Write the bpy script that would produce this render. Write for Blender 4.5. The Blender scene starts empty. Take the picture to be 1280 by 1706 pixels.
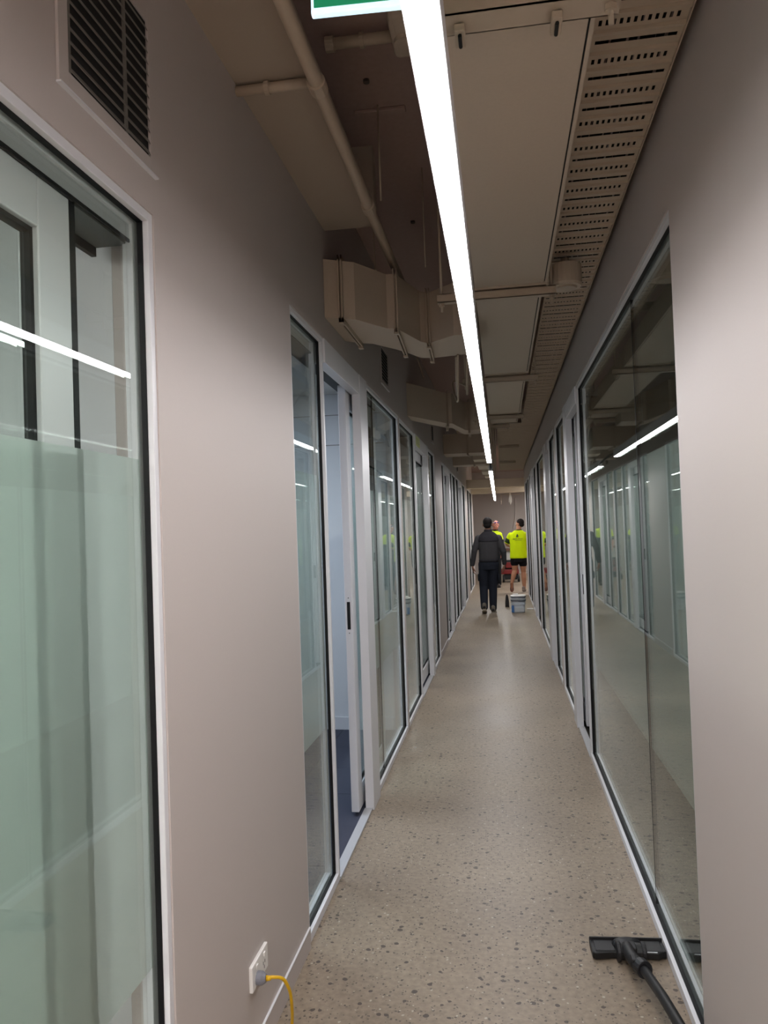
import bpy, bmesh, math, random
from mathutils import Vector, Matrix
random.seed(7)
C = bpy.context.scene.collection
sc = bpy.context.scene

# ------------------------------------------------------------------ camera, world, exposure
CAM_H = 1.6
pitch, yaw, roll, FPX = 0.02305, 0.15193, -0.03507, 1282.0
cy, sy = math.cos(yaw), math.sin(yaw)
fwd = Vector((-sy*math.cos(pitch), cy*math.cos(pitch), math.sin(pitch)))
r0 = Vector((cy, sy, 0)); u0 = r0.cross(fwd)
rt = math.cos(roll)*r0 + math.sin(roll)*u0
up = -math.sin(roll)*r0 + math.cos(roll)*u0
cd = bpy.data.cameras.new('camera'); cam = bpy.data.objects.new('camera', cd); C.objects.link(cam)
R = Matrix((rt, up, -fwd)).transposed().to_4x4()
cam.matrix_world = Matrix.Translation((0, 0, CAM_H)) @ R
cd.sensor_fit = 'VERTICAL'; cd.sensor_height = 36.0; cd.sensor_width = 27.0
cd.lens = FPX/1706*36.0; cd.clip_start = 0.05; cd.clip_end = 100
sc.camera = cam
w = bpy.data.worlds.new('world'); sc.world = w; w.use_nodes = True
w.node_tree.nodes['Background'].inputs[0].default_value = (0.5, 0.55, 0.62, 1)
w.node_tree.nodes['Background'].inputs[1].default_value = 0.0
sc.view_settings.view_transform = 'Standard'; sc.view_settings.look = 'None'
sc.view_settings.gamma = 1.0; sc.view_settings.use_curve_mapping = False
sc.view_settings.exposure = 0.0
sc.cycles.transparent_max_bounces = 32
LIGHT = 54.0          # radiance of the corridor strip
ROOM = 10.5            # radiance of the office panels

# ------------------------------------------------------------------ materials
def srgb(r, g, b):
    f = lambda c: (c/255/12.92) if c/255 <= .04045 else ((c/255+.055)/1.055)**2.4
    return (f(r), f(g), f(b), 1)
def new(name):
    m = bpy.data.materials.new(name); m.use_nodes = True
    nt = m.node_tree; return m, nt, nt.nodes['Principled BSDF']
def plain(name, col, rough=.5, metal=0., bump=0., scale=200., var=0., spec=.5):
    m, nt, b = new(name)
    b.inputs['Base Color'].default_value = col; b.inputs['Roughness'].default_value = rough
    b.inputs['Metallic'].default_value = metal
    b.inputs['Specular IOR Level'].default_value = spec
    tc = nt.nodes.new('ShaderNodeTexCoord')
    if var or bump:
        n = nt.nodes.new('ShaderNodeTexNoise'); n.inputs['Scale'].default_value = scale; n.inputs['Detail'].default_value = 3
        nt.links.new(tc.outputs['Object'], n.inputs['Vector'])
        if var:
            mx = nt.nodes.new('ShaderNodeMix'); mx.data_type = 'RGBA'
            mx.inputs['A'].default_value = tuple(c*(1-var) for c in col[:3])+(1,)
            mx.inputs['B'].default_value = tuple(min(1, c*(1+var)) for c in col[:3])+(1,)
            nt.links.new(n.outputs['Fac'], mx.inputs['Factor']); nt.links.new(mx.outputs['Result'], b.inputs['Base Color'])
        if bump:
            bp = nt.nodes.new('ShaderNodeBump'); bp.inputs['Strength'].default_value = bump; bp.inputs['Distance'].default_value = .002
            nt.links.new(n.outputs['Fac'], bp.inputs['Height']); nt.links.new(bp.outputs['Normal'], b.inputs['Normal'])
    return m
def emit(name, col, s):
    m, nt, b = new(name)
    b.inputs['Base Color'].default_value = (.8, .8, .8, 1)
    b.inputs['Emission Color'].default_value = col; b.inputs['Emission Strength'].default_value = s
    return m

MW = plain('painted_plasterboard', srgb(186, 176, 171), .55, bump=.06, scale=260, var=.02)
MCEIL = plain('painted_soffit', srgb(168, 152, 136), .8, bump=.1, scale=160, var=.03)
MSLAB = plain('painted_concrete_slab', srgb(165, 140, 131), .85, bump=.25, scale=40, var=.1)
MDUCT = plain('painted_sheet_metal', srgb(188, 171, 152), .6, bump=.06, scale=90, var=.05)
MBEAM = plain('brightened_beam', srgb(222, 206, 184), .7, var=.03, scale=30)  # paler than the ducts, in place of lamp light on far beams and boxes
MTRAY = plain('painted_tray', srgb(182, 164, 143), .6, var=.04, scale=60)
MPIPE = plain('painted_pipe', srgb(180, 162, 142), .5, var=.03, scale=60)
MALU = plain('white_powder_coat', srgb(214, 213, 216), .35, spec=.5)
MALU2 = plain('satin_aluminium', srgb(190, 190, 192), .4, metal=.3)
MBLACK = plain('black_gasket', srgb(10, 10, 12), .6, spec=.3)
MDARK = plain('dark_cavity', srgb(24, 22, 20), .9)
MPLASTIC = plain('white_plastic', srgb(226, 222, 218), .35)
MGREYPL = plain('grey_plastic', srgb(120, 120, 128), .3)
MYELLOW = plain('yellow_cable', srgb(214, 168, 20), .4)
MVAC = plain('black_plastic', srgb(12, 11, 12), .5, bump=.05, scale=300)
MVAC2 = plain('dark_grey_plastic', srgb(24, 23, 25), .5)
MLABEL = plain('grey_print', srgb(190, 192, 195), .5)
MGRILLE = plain('grille_metal', srgb(118, 113, 107), .45, var=.03, scale=80)
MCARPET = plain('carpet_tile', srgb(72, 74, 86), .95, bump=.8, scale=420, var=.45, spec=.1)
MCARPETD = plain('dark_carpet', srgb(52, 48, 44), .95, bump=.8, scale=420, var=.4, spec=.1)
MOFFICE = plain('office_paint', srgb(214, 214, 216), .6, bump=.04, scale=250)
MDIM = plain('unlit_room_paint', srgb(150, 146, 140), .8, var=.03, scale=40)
MEND = plain('end_wall_paint', srgb(178, 170, 165), .7, bump=.05, scale=120, var=.02)
MANCH = plain('stained_anchor', srgb(88, 74, 68), .8)
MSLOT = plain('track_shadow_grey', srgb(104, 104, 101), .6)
MTILE = plain('mineral_fibre_tile', srgb(205, 203, 200), .9, bump=.3, scale=120, var=.08)
MLED = emit('led_diffuser', (1.0, .985, 1.0, 1), LIGHT)
MPANEL = emit('added_office_panel', (1.0, .98, .96, 1), ROOM)
MPANEL2 = emit('near_panel_light', (1.0, .98, .95, 1), ROOM*4.2)
MPANELB = emit('daylight_stand_in', (.70, .83, 1.0, 1), ROOM*2.5)

MEMPT = emit('far_area_fill', (1.0, .97, .95, 1), 19.0)
MFILL = emit('fill_behind_viewer', (1.0, .98, .97, 1), 36.0)

def glass(name, tint, f0):
    m, nt, b = new(name); nt.nodes.remove(b); out = nt.nodes['Material Output']
    L = nt.links.new
    geo = nt.nodes.new('ShaderNodeNewGeometry'); dot = nt.nodes.new('ShaderNodeVectorMath'); dot.operation = 'DOT_PRODUCT'
    L(geo.outputs['Normal'], dot.inputs[0]); L(geo.outputs['Incoming'], dot.inputs[1])
    ab = nt.nodes.new('ShaderNodeMath'); ab.operation = 'ABSOLUTE'; L(dot.outputs['Value'], ab.inputs[0])
    om = nt.nodes.new('ShaderNodeMath'); om.operation = 'SUBTRACT'; om.inputs[0].default_value = 1; L(ab.outputs[0], om.inputs[1])
    pw = nt.nodes.new('ShaderNodeMath'); pw.operation = 'POWER'; L(om.outputs[0], pw.inputs[0]); pw.inputs[1].default_value = 5
    ml = nt.nodes.new('ShaderNodeMath'); ml.operation = 'MULTIPLY_ADD'; L(pw.outputs[0], ml.inputs[0]); ml.inputs[1].default_value = 1-f0; ml.inputs[2].default_value = f0
    tr = nt.nodes.new('ShaderNodeBsdfTransparent'); tr.inputs[0].default_value = tint
    gl = nt.nodes.new('ShaderNodeBsdfGlossy'); gl.inputs['Roughness'].default_value = 0.0; gl.inputs[0].default_value = (.97, 1, .985, 1)
    mx = nt.nodes.new('ShaderNodeMixShader'); L(ml.outputs[0], mx.inputs[0]); L(tr.outputs[0], mx.inputs[1]); L(gl.outputs[0], mx.inputs[2])
    L(mx.outputs[0], out.inputs[0]); return m
MGLASS = glass('clear_glass', (.93, .965, .945, 1), .045)

def frost(name, col, clear, body):
    m, nt, b = new(name); nt.nodes.remove(b); out = nt.nodes['Material Output']; L = nt.links.new
    df = nt.nodes.new('ShaderNodeBsdfDiffuse'); df.inputs[0].default_value = col
    tl = nt.nodes.new('ShaderNodeBsdfTranslucent'); tl.inputs[0].default_value = col
    rf = nt.nodes.new('ShaderNodeBsdfRefraction'); rf.inputs['Roughness'].default_value = .32; rf.inputs['IOR'].default_value = 1.12
    rf.inputs[0].default_value = (.87, .905, .885, 1)
    m1 = nt.nodes.new('ShaderNodeMixShader'); m1.inputs[0].default_value = body; L(tl.outputs[0], m1.inputs[1]); L(df.outputs[0], m1.inputs[2])
    m2 = nt.nodes.new('ShaderNodeMixShader'); m2.inputs[0].default_value = clear; L(m1.outputs[0], m2.inputs[1]); L(rf.outputs[0], m2.inputs[2])
    L(m2.outputs[0], out.inputs[0]); return m
MFROST = frost('frosted_film', srgb(203, 212, 208), .40, .60)

def floor_mat():
    m, nt, b = new('polished_aggregate_concrete'); L = nt.links.new
    tc = nt.nodes.new('ShaderNodeTexCoord')
    n1 = nt.nodes.new('ShaderNodeTexNoise'); n1.inputs['Scale'].default_value = 1.3; n1.inputs['Detail'].default_value = 4; L(tc.outputs['Object'], n1.inputs['Vector'])
    base = nt.nodes.new('ShaderNodeValToRGB'); e = base.color_ramp.elements
    e[0].position = .3; e[0].color = srgb(124, 110, 94); e[1].position = .72; e[1].color = srgb(145, 130, 112); L(n1.outputs['Fac'], base.inputs[0])
    n2 = nt.nodes.new('ShaderNodeTexNoise'); n2.inputs['Scale'].default_value = 45; n2.inputs['Detail'].default_value = 5; L(tc.outputs['Object'], n2.inputs['Vector'])
    mA = nt.nodes.new('ShaderNodeMix'); mA.data_type = 'RGBA'; mA.blend_type = 'OVERLAY'; mA.inputs['Factor'].default_value = .45
    L(base.outputs[0], mA.inputs['A']); L(n2.outputs['Fac'], mA.inputs['B'])
    prev = mA.outputs['Result']
    for sc_, lo, hi, colr, keep in ((40, .17, .24, srgb(66, 57, 50), .84), (95, .20, .28, srgb(82, 72, 64), .74), (75, .12, .2, srgb(172, 162, 146), .92)):
        # stretched and warped cells make irregular stones
        wn = nt.nodes.new('ShaderNodeTexNoise'); wn.inputs['Scale'].default_value = sc_*.8; L(tc.outputs['Object'], wn.inputs['Vector'])
        ma = nt.nodes.new('ShaderNodeMix'); ma.data_type = 'VECTOR'; ma.inputs['Factor'].default_value = .012; L(tc.outputs['Object'], ma.inputs['A']); L(wn.outputs['Color'], ma.inputs['B'])
        v = nt.nodes.new('ShaderNodeTexVoronoi'); v.inputs['Scale'].default_value = sc_; L(ma.outputs['Result'], v.inputs['Vector'])
        # stone only in a part of the cells
        sep = nt.nodes.new('ShaderNodeSeparateColor'); L(v.outputs['Color'], sep.inputs[0])
        gt = nt.nodes.new('ShaderNodeMath'); gt.operation = 'GREATER_THAN'; gt.inputs[1].default_value = keep; L(sep.outputs[0], gt.inputs[0])
        siz = nt.nodes.new('ShaderNodeMath'); siz.operation = 'MULTIPLY_ADD'; siz.inputs[1].default_value = .25; siz.inputs[2].default_value = lo; L(sep.outputs[1], siz.inputs[0])
        lt = nt.nodes.new('ShaderNodeMath'); lt.operation = 'LESS_THAN'; L(v.outputs['Distance'], lt.inputs[0]); L(siz.outputs[0], lt.inputs[1])
        mu = nt.nodes.new('ShaderNodeMath'); mu.operation = 'MULTIPLY'; L(gt.outputs[0], mu.inputs[0]); L(lt.outputs[0], mu.inputs[1])
        sc2 = nt.nodes.new('ShaderNodeMath'); sc2.operation = 'MULTIPLY'; sc2.inputs[1].default_value = .92; L(mu.outputs[0], sc2.inputs[0])
        mb = nt.nodes.new('ShaderNodeMix'); mb.data_type = 'RGBA'; L(sc2.outputs[0], mb.inputs['Factor']); L(prev, mb.inputs['A']); mb.inputs['B'].default_value = colr
        prev = mb.outputs['Result']
    L(prev, b.inputs['Base Color'])
    rr = nt.nodes.new('ShaderNodeMapRange'); b.inputs['Specular IOR Level'].default_value = .36; rr.inputs['To Min'].default_value = .36; rr.inputs['To Max'].default_value = .50; L(n1.outputs['Fac'], rr.inputs['Value'])
    L(rr.outputs[0], b.inputs['Roughness'])
    return m
MFLOOR = floor_mat()

# ------------------------------------------------------------------ mesh helpers
class MB:
    def __init__(s): s.v = []; s.f = []
    def add(s, vs, fs):
        o = len(s.v); s.v += [tuple(v) for v in vs]; s.f += [tuple(i+o for i in f) for f in fs]; return s
    def box(s, x0, x1, y0, y1, z0, z1):
        x0, x1 = min(x0, x1), max(x0, x1)
        return s.add([(x0,y0,z0),(x1,y0,z0),(x1,y1,z0),(x0,y1,z0),(x0,y0,z1),(x1,y0,z1),(x1,y1,z1),(x0,y1,z1)],
                     [(0,3,2,1),(4,5,6,7),(0,1,5,4),(1,2,6,5),(2,3,7,6),(3,0,4,7)])
    def prism(s, poly, z0, z1):
        n = len(poly)
        return s.add([(x,y,z0) for x,y in poly]+[(x,y,z1) for x,y in poly],
                     [tuple(range(n))[::-1], tuple(range(n, 2*n))]+[(i,(i+1)%n,(i+1)%n+n,i+n) for i in range(n)])
    def tube(s, pts, r, seg=10, caps=True):
        pts = [Vector(p) for p in pts]; n = len(pts); rs = r if isinstance(r, (list, tuple)) else [r]*n
        base = len(s.v); prevn = None
        for i, p in enumerate(pts):
            t = (pts[min(i+1,n-1)]-pts[max(i-1,0)]).normalized()
            if prevn is None:
                a = Vector((0,0,1)) if abs(t.z) < .9 else Vector((1,0,0))
                nn = t.cross(a).normalized()
            else:
                nn = (prevn - t*prevn.dot(t)).normalized()
            prevn = nn; bb = t.cross(nn)
            for k in range(seg):
                a = 2*math.pi*k/seg; s.v.append(tuple(p+(nn*math.cos(a)+bb*math.sin(a))*rs[i]))
        for i in range(n-1):
            for k in range(seg):
                a = base+i*seg+k; b2 = base+i*seg+(k+1)%seg
                s.f.append((a, b2, b2+seg, a+seg))
        if caps:
            s.f.append(tuple(base+k for k in range(seg))[::-1]); s.f.append(tuple(base+(n-1)*seg+k for k in range(seg)))
        return s
    def loft(s, rings, seg=20, e=2.0):
        """rings: (cx,cy,cz,rx,ry) horizontal super-ellipses stacked"""
        base = len(s.v)
        for cx, cy_, cz, rx, ry in rings:
            for k in range(seg):
                a = 2*math.pi*k/seg; c, d = math.cos(a), math.sin(a)
                s.v.append((cx+rx*math.copysign(abs(c)**(2/e), c), cy_+ry*math.copysign(abs(d)**(2/e), d), cz))
        n = len(rings)
        for i in range(n-1):
            for k in range(seg):
                a = base+i*seg+k; b2 = base+i*seg+(k+1)%seg
                s.f.append((a, b2, b2+seg, a+seg))
        s.f.append(tuple(base+k for k in range(seg))[::-1]); s.f.append(tuple(base+(n-1)*seg+k for k in range(seg)))
        return s
    def ell(s, c, r, rot=None, seg=16, rings=10):
        base = len(s.v); c = Vector(c)
        for i in range(1, rings):
            th = math.pi*i/rings
            for k in range(seg):
                a = 2*math.pi*k/seg
                p = Vector((r[0]*math.sin(th)*math.cos(a), r[1]*math.sin(th)*math.sin(a), r[2]*math.cos(th)))
                if rot: p = rot @ p
                s.v.append(tuple(c+p))
        top = len(s.v); p = Vector((0,0,r[2])); p = rot @ p if rot else p; s.v.append(tuple(c+p)); s.v.append(tuple(c-p))
        for i in range(rings-2):
            for k in range(seg):
                a = base+i*seg+k; b2 = base+i*seg+(k+1)%seg
                s.f.append((a, a+seg, b2+seg, b2))
        for k in range(seg):
            s.f.append((top, base+k, base+(k+1)%seg))
            l = base+(rings-2)*seg; s.f.append((top+1, l+(k+1)%seg, l+k))
        return s
    def cap(s, pts, rs, seg=12):
        """limb: tube with round ends"""
        s.tube(pts, rs, seg)
        s.ell(pts[0], (rs[0],)*3, seg=seg, rings=8); s.ell(pts[-1], (rs[-1],)*3, seg=seg, rings=8); return s
    def mesh(s, name):
        me = bpy.data.meshes.new(name); me.from_pydata(s.v, [], s.f); me.update(); return me
    def obj(s, name, mat, parent=None, smooth=False, bevel=0, fix=False, loc=None):
        me = s.mesh(name)
        if fix:
            bm = bmesh.new(); bm.from_mesh(me); bmesh.ops.recalc_face_normals(bm, faces=bm.faces); bm.to_mesh(me); bm.free()
        return link(name, me, mat, parent, smooth, bevel, loc)
def link(name, me, mat, parent=None, smooth=False, bevel=0, loc=None):
    o = bpy.data.objects.new(name, me); C.objects.link(o)
    for m in (mat if isinstance(mat, (list, tuple)) else [mat]): me.materials.append(m)
    if smooth: me.polygons.foreach_set('use_smooth', [True]*len(me.polygons))
    if bevel:
        bv = o.modifiers.new('bevel', 'BEVEL'); bv.width = bevel; bv.segments = 2; bv.limit_method = 'ANGLE'
    if parent: o.parent = parent
    if loc: o.location = loc
    return o
def tag(o, label=None, cat=None, group=None, kind=None):
    if label: o['label'] = label
    if cat: o['category'] = cat
    if group: o['group'] = group
    if kind: o['kind'] = kind
    return o
def empty(name, loc, label, cat, group=None, kind=None, rz=0):
    o = bpy.data.objects.new(name, None); C.objects.link(o); o.location = loc; o.rotation_euler = (0, 0, rz)
    return tag(o, label, cat, group, kind)
def struct(name, mb, mat, label=None, **k):
    return tag(mb.obj(name, mat, **k), label, None, None, 'structure')

# ------------------------------------------------------------------ the setting
XL, XR, H = -.795, .53, 3.4
TOP = 2.505
TR = 2.54
Y0, Y1 = -5.0, 25.9
# floor and slab
struct('floor', MB().box(XL-.03, XR+.03, Y0, 17.9, -.12, 0).box(XL-.03, 3.2, 17.9, Y1, -.12, 0).box(-2.5, XL-.03, 21.6, Y1, -.12, 0), MFLOOR, 'polished concrete floor with dark aggregate speckles')
struct('ceiling', MB().box(-4.4, 4.0, Y0-.1, Y1+.1, H, H+.15), MSLAB, 'dark painted concrete slab above the services')
struct('ceiling_soffit', MB().box(XL-.01, -.535, Y0, 3.6, 3.05, 3.12), MCEIL, 'flat painted soffit along the top of the left wall')
struct('ceiling_bulkhead', MB().box(XL-.01, -.535, 3.52, 3.6, 3.12, H), MCEIL, 'upright closing panel at the end of the soffit')

# openings along each wall: (y0, y1, z0, z1)
L_open = [(-.9, 1.72, 0, 2.37), (2.92, 6.12, 0, TOP), (6.17, 9.44, 0, TOP), (10.55, 13.75, 0, TOP), (13.82, 17.1, 0, TOP), (18.2, 20.9, 0, TOP)]
R_open = [(2.40, 5.42, 0, TR), (5.42, 7.62, 0, TR), (7.75, 9.62, 0, TR), (9.65, 11.85, 0, TR), (12.0, 14.9, 0, TR), (15.1, 17.5, 0, TR)]
def wall(name, xa, xb, ya, yb, opens, label):
    mb = MB(); y = ya
    for (a, b, z0, z1) in opens:
        if a > y+.001: mb.box(xa, xb, y, a, 0, H)
        mb.box(xa, xb, a, b, z1, H); y = b
    if yb > y: mb.box(xa, xb, y, yb, 0, H)
    return struct(name, mb, MW, label)
wall('wall_left', XL, XL-.11, Y0, 21.6, L_open, 'painted plasterboard wall on the left of the corridor')
wall('wall_right', XR, XR+.11, Y0, 17.9, R_open, 'painted plasterboard wall on the right of the corridor')
struct('wall_front', MB().box(XL-.1, XR+.1, Y0-.1, Y0, 0, H), MW, 'wall closing the corridor behind the viewer')
struct('wall_back', MB().box(-2.6, 3.3, Y1, Y1+.1, 0, H), MEND, 'plain grey wall at the far end')
struct('wall_far_right', MB().box(3.2, 3.3, 17.9, Y1, 0, H).box(.64, 3.3, 17.8, 17.9, 0, H), MEND, 'wall of the open area beyond the corridor')
struct('wall_far_left', MB().box(-2.6, -2.5, 21.6, Y1, 0, H).box(-2.6, XL-.11, 21.5, 21.6, 0, H), MEND, 'wall of the open area beyond the left offices')

# baseboards: flush skirting with its top highlight drawn as a white strip
def skirt(name, side, ya, yb, label):
    a = XL if side < 0 else XR; s = -side
    o = struct(name, MB().box(a, a+s*.006, ya, yb, 0, .078), MW, label)
    MB().box(a, a+s*.0075, ya, yb, .078, .081).obj('top_highlight', MALU, o)
    return o
skirt('baseboard_left', -1, 1.725, 2.915, 'low flush skirting under the power outlet')
skirt('baseboard_left_middle', -1, 9.45, 10.54, 'low flush skirting between two left-hand offices')
skirt('baseboard_right', 1, Y0, 2.395, 'low flush skirting on the near right wall')

# offices on the left: partitions, carpet, ceiling
XO = -4.2
def office(y0, y1, tag_, floor_label):
    o = struct('floor_office_'+tag_, MB().box(XO, XL-.03, y0, y1, -.12, -.012), MCARPET, floor_label); return o
fo1 = office(Y0, 1.72, 'near', 'carpet of the nearest left office')
fo2 = office(1.80, 6.13, 'open', 'charcoal carpet tiles inside the first open office door')
fo3 = office(6.13, 9.5, 'second', 'carpet of the second left office')
fo4 = office(9.5, 21.5, 'far', 'carpet of the far left offices')
# visible carpet tiles of the open office
tme = MB().box(0, .497, 0, .497, -.012, 0).mesh('carpet_tile'); tme.materials.append(MCARPET)
for i in range(5):
    for j in range(7):
        y = 2.63+.5*j
        if y+.5 > 6.135: continue
        t = bpy.data.objects.new('carpet_tile', tme); C.objects.link(t); t.parent = fo2
        t.location = (XL-.035-.5*(i+1), y, random.uniform(-.0008, .0008))
for n, y0, y1 in (('near', 1.72, 1.80), ('middle', 6.13, 6.16), ('second', 9.47, 9.55), ('third', 13.77, 13.80), ('fourth', 17.2, 17.3)):
    o = struct('wall_partition_'+n, MB().box(XO, XL-.1105, y0, y1, 0, 2.72), MOFFICE, 'white partition between two left-hand offices')
MB().box(XO, XL-.12, 6.118, 6.13, 0, .10).obj('skirting', MALU, bpy.data.objects['wall_partition_middle'])
MB().box(XO, XL-.12, 6.126, 6.13, 2.30, 2.306).obj('panel_joint', MGRILLE, bpy.data.objects['wall_partition_middle'])
MB().box(XO, XL-.12, 6.126, 6.13, 2.545, 2.55).obj('panel_joint', MGRILLE, bpy.data.objects['wall_partition_middle'])
struct('wall_office_outer', MB().box(XO-.1, XO, Y0, 21.5, 0, H), MOFFICE, 'outer wall of the left-hand offices')
struct('ceiling_office', MB().box(XO, XL-.11, Y0, 21.5, 2.72, 2.76), MTILE, 'tiled ceiling of the left-hand offices')
# rooms on the right, unlit
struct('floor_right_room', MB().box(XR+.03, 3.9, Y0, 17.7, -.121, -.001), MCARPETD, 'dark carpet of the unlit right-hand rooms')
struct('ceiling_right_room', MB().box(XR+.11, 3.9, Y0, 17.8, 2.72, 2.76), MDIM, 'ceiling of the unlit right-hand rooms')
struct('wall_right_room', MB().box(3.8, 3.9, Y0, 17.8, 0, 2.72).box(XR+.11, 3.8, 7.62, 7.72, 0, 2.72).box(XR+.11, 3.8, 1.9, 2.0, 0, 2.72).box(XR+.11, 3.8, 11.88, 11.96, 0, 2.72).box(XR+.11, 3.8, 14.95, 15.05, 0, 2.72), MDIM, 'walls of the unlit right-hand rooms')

# ------------------------------------------------------------------ glazing
def X(side, d): return (XL-d) if side < 0 else (XR+d)
def framebox(side, y0, y1, z0, z1, fw, d0, d1, fb=None):
    fb = fb or fw; a, b = X(side, d0), X(side, d1)
    return MB().box(a, b, y0, y0+fw, z0, z1).box(a, b, y1-fw, y1, z0, z1).box(a, b, y0+fw, y1-fw, z1-fw, z1).box(a, b, y0+fw, y1-fw, z0, z0+fb)
def sheet(side, y0, y1, z0, z1, d, th):
    return MB().box(X(side, d), X(side, d+th), y0, y1, z0, z1)
WN = [0]
def glazing(side, y0, y1, label, z1=TOP, seams=(), fz=(.70, 1.86), fw=.022, fb=.036):
    WN[0] += 1; name = 'window_%d' % WN[0]
    root = framebox(side, y0, y1, 0, z1, fw, .004, .019, fb).obj(name, MALU, bevel=.0015)
    tag(root, label, None, None, 'structure')
    # dark rebate, pane, inner frame, film
    framebox(side, y0+fw-.002, y1-fw+.002, fb-.002, z1-fw+.002, .004, .019, .032).obj('gasket', MBLACK, root)
    framebox(side, y0, y1, 0, z1, fw+.006, .042, .068, fb+.006).obj('inner_frame', MALU, root, bevel=.0015)
    ys = [y0+fw] + list(seams) + [y1-fw]
    for a, b in zip(ys[:-1], ys[1:]):
        sheet(side, a+.0012, b-.0012, fb, z1-fw, .032, .008).obj('pane', MGLASS, root)
        f = MB(); x = X(side, .0412)
        f.add([(x, a+.002, fz[0]), (x, b-.002, fz[0]), (x, b-.002, fz[1]), (x, a+.002, fz[1])], [(0, 1, 2, 3)])
        f.obj('frosted_film', MFROST, root)
    for s_ in seams:
        MB().box(X(side, .0312), X(side, .0412), s_-.0012, s_+.0012, fb, z1-fw).obj('seam_seal', MBLACK, root)
    return root
DN = [0]
def door(side, y0, y1, py0, py1, leaf_y, label, z1=TOP, hz=2.39, leaf_w=1.02, y_far_pane=None, fz=(.70, 1.86), handle=True, post=True, track=True, top_rail=.13, ext=0):
    """sliding leaf behind the wall line; opening y0..y1, post py0..py1"""
    DN[0] += 1
    root = tag(MB().box(X(side, -.006), X(side, .045), y0, py0 if post else y1, hz, z1).obj('door_%d' % DN[0], MALU, bevel=.0015), label, None, None, 'structure')
    if post: MB().box(X(side, -.010), X(side, .040), py0, py1, 0, z1).obj('post', MALU, root, bevel=.002)
    MB().box(X(side, .0), X(side, .045), y0, py0 if post else y1, 0, .012).obj('threshold', MALU2, root)
    if track:
        MB().box(X(side, .050), X(side, .15), y0-ext, leaf_y+leaf_w, hz+.046, z1-.005).obj('track_cover', MALU2, root)
        MB().box(X(side, .053), X(side, .147), y0-ext, leaf_y+leaf_w, hz+.041, hz+.0458).obj('track_slot_shade', MBLACK, root)
    a, b = .058, .102; st = .11; lz0, lz1 = .022, hz+.04
    def bx(ya, yb, za, zb, nm, m=MALU): return MB().box(X(side, a), X(side, b), ya, yb, za, zb).obj(nm, m, root, bevel=.003)
    bx(leaf_y, leaf_y+st, lz0, lz1, 'leaf_stile'); bx(leaf_y+leaf_w-st, leaf_y+leaf_w, lz0, lz1, 'leaf_stile')
    bx(leaf_y+st, leaf_y+leaf_w-st, lz1-top_rail, lz1, 'leaf_top_rail'); bx(leaf_y+st, leaf_y+leaf_w-st, lz0, lz0+.13, 'leaf_bottom_rail')
    framebox(side, leaf_y+st-.002, leaf_y+leaf_w-st+.002, lz0+.128, lz1-top_rail+.002, .012, a+.012, b-.012).obj('leaf_gasket', MBLACK, root)
    sheet(side, leaf_y+st, leaf_y+leaf_w-st, lz0+.13, lz1-top_rail, .076, .008).obj('leaf_pane', MGLASS, root)
    x = X(side, .0855); f = MB()
    f.add([(x, leaf_y+st, fz[0]), (x, leaf_y+leaf_w-st, fz[0]), (x, leaf_y+leaf_w-st, fz[1]), (x, leaf_y+st, fz[1])], [(0, 1, 2, 3)])
    f.obj('leaf_frosted_film', MFROST, root)
    if handle:
        xm = (X(side, a)+X(side, b))/2
        hd = MB().box(xm-.009, xm+.009, leaf_y-.0016, leaf_y+.002, 1.045, 1.20).obj('handle', MBLACK, root)
        MB().ell((xm, leaf_y-.001, 1.222), (.003, .0015, .003), seg=8, rings=6).obj('screw', MDARK, hd)
        MB().ell((xm, leaf_y-.001, 1.024), (.003, .0015, .003), seg=8, rings=6).obj('screw', MDARK, hd)
    return root

# left wall
glazing(-1, -.9, 1.72, 'nearest frosted window on the left wall, below the large grille', z1=2.37, fz=(.61, 1.785))
d0 = door(-1, -1.9, -.9, -.98, -.9, .43, 'sliding door parked behind the nearest left window', z1=2.36, hz=2.26, post=False, fz=(.61, 1.785), handle=False, track=False, top_rail=.10)
MB().box(X(-1, .050), X(-1, .15), -.9, 1.70, 2.305, 2.358).obj('track_cover', MALU2, d0, bevel=.002)
MB().box(X(-1, .138), X(-1, .15), -.9, 1.70, 2.275, 2.305).obj('brush_seal', MBLACK, d0)
MB().box(X(-1, .060), X(-1, .137), 1.474, 1.70, 2.296, 2.305).obj('track_slot_shade', MSLOT, d0)  # grey plate put in for the shade under the header
MB().box(X(-1, .0485), X(-1, .052), -.9, 1.70, 2.298, 2.306).obj('front_seal', MBLACK, d0)
MB().box(X(-1, .06), X(-1, .10), 1.452, 1.474, .02, 2.30).obj('shadow_gap', MBLACK, d0)  # black strip drawn for the shadow gap beside the leaf
glazing(-1, 2.92, 3.50, 'narrow left window beside the first open office door')
door(-1, 3.50, 4.36, 4.37, 4.60, 4.27, 'half open white sliding door of the first left office', ext=.56)
glazing(-1, 4.60, 6.12, 'left window past the first office door, with a vertical seam', seams=(5.03,))
glazing(-1, 6.17, 7.28, 'left window just before the door with the yellow sticker')
d2 = door(-1, 7.28, 8.30, 8.33, 8.50, 7.72, 'sliding door below the yellow sticker on the left', ext=1.0)
glazing(-1, 8.50, 9.44, 'left window just past the door with the yellow sticker')
glazing(-1, 10.55, 11.0, 'narrow left window after the short blank wall')
door(-1, 11.0, 11.85, 11.9, 12.1, 11.45, 'sliding door of the third left office')
glazing(-1, 12.1, 12.8, 'left window past the third office door')
glazing(-1, 12.8, 13.75, 'left window before the fourth office')
glazing(-1, 13.82, 14.7, 'left window of the fourth office')
door(-1, 14.7, 15.5, 15.55, 15.75, 15.1, 'sliding door of the fourth left office')
glazing(-1, 15.75, 17.1, 'last long left window before the end wall')
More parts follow.
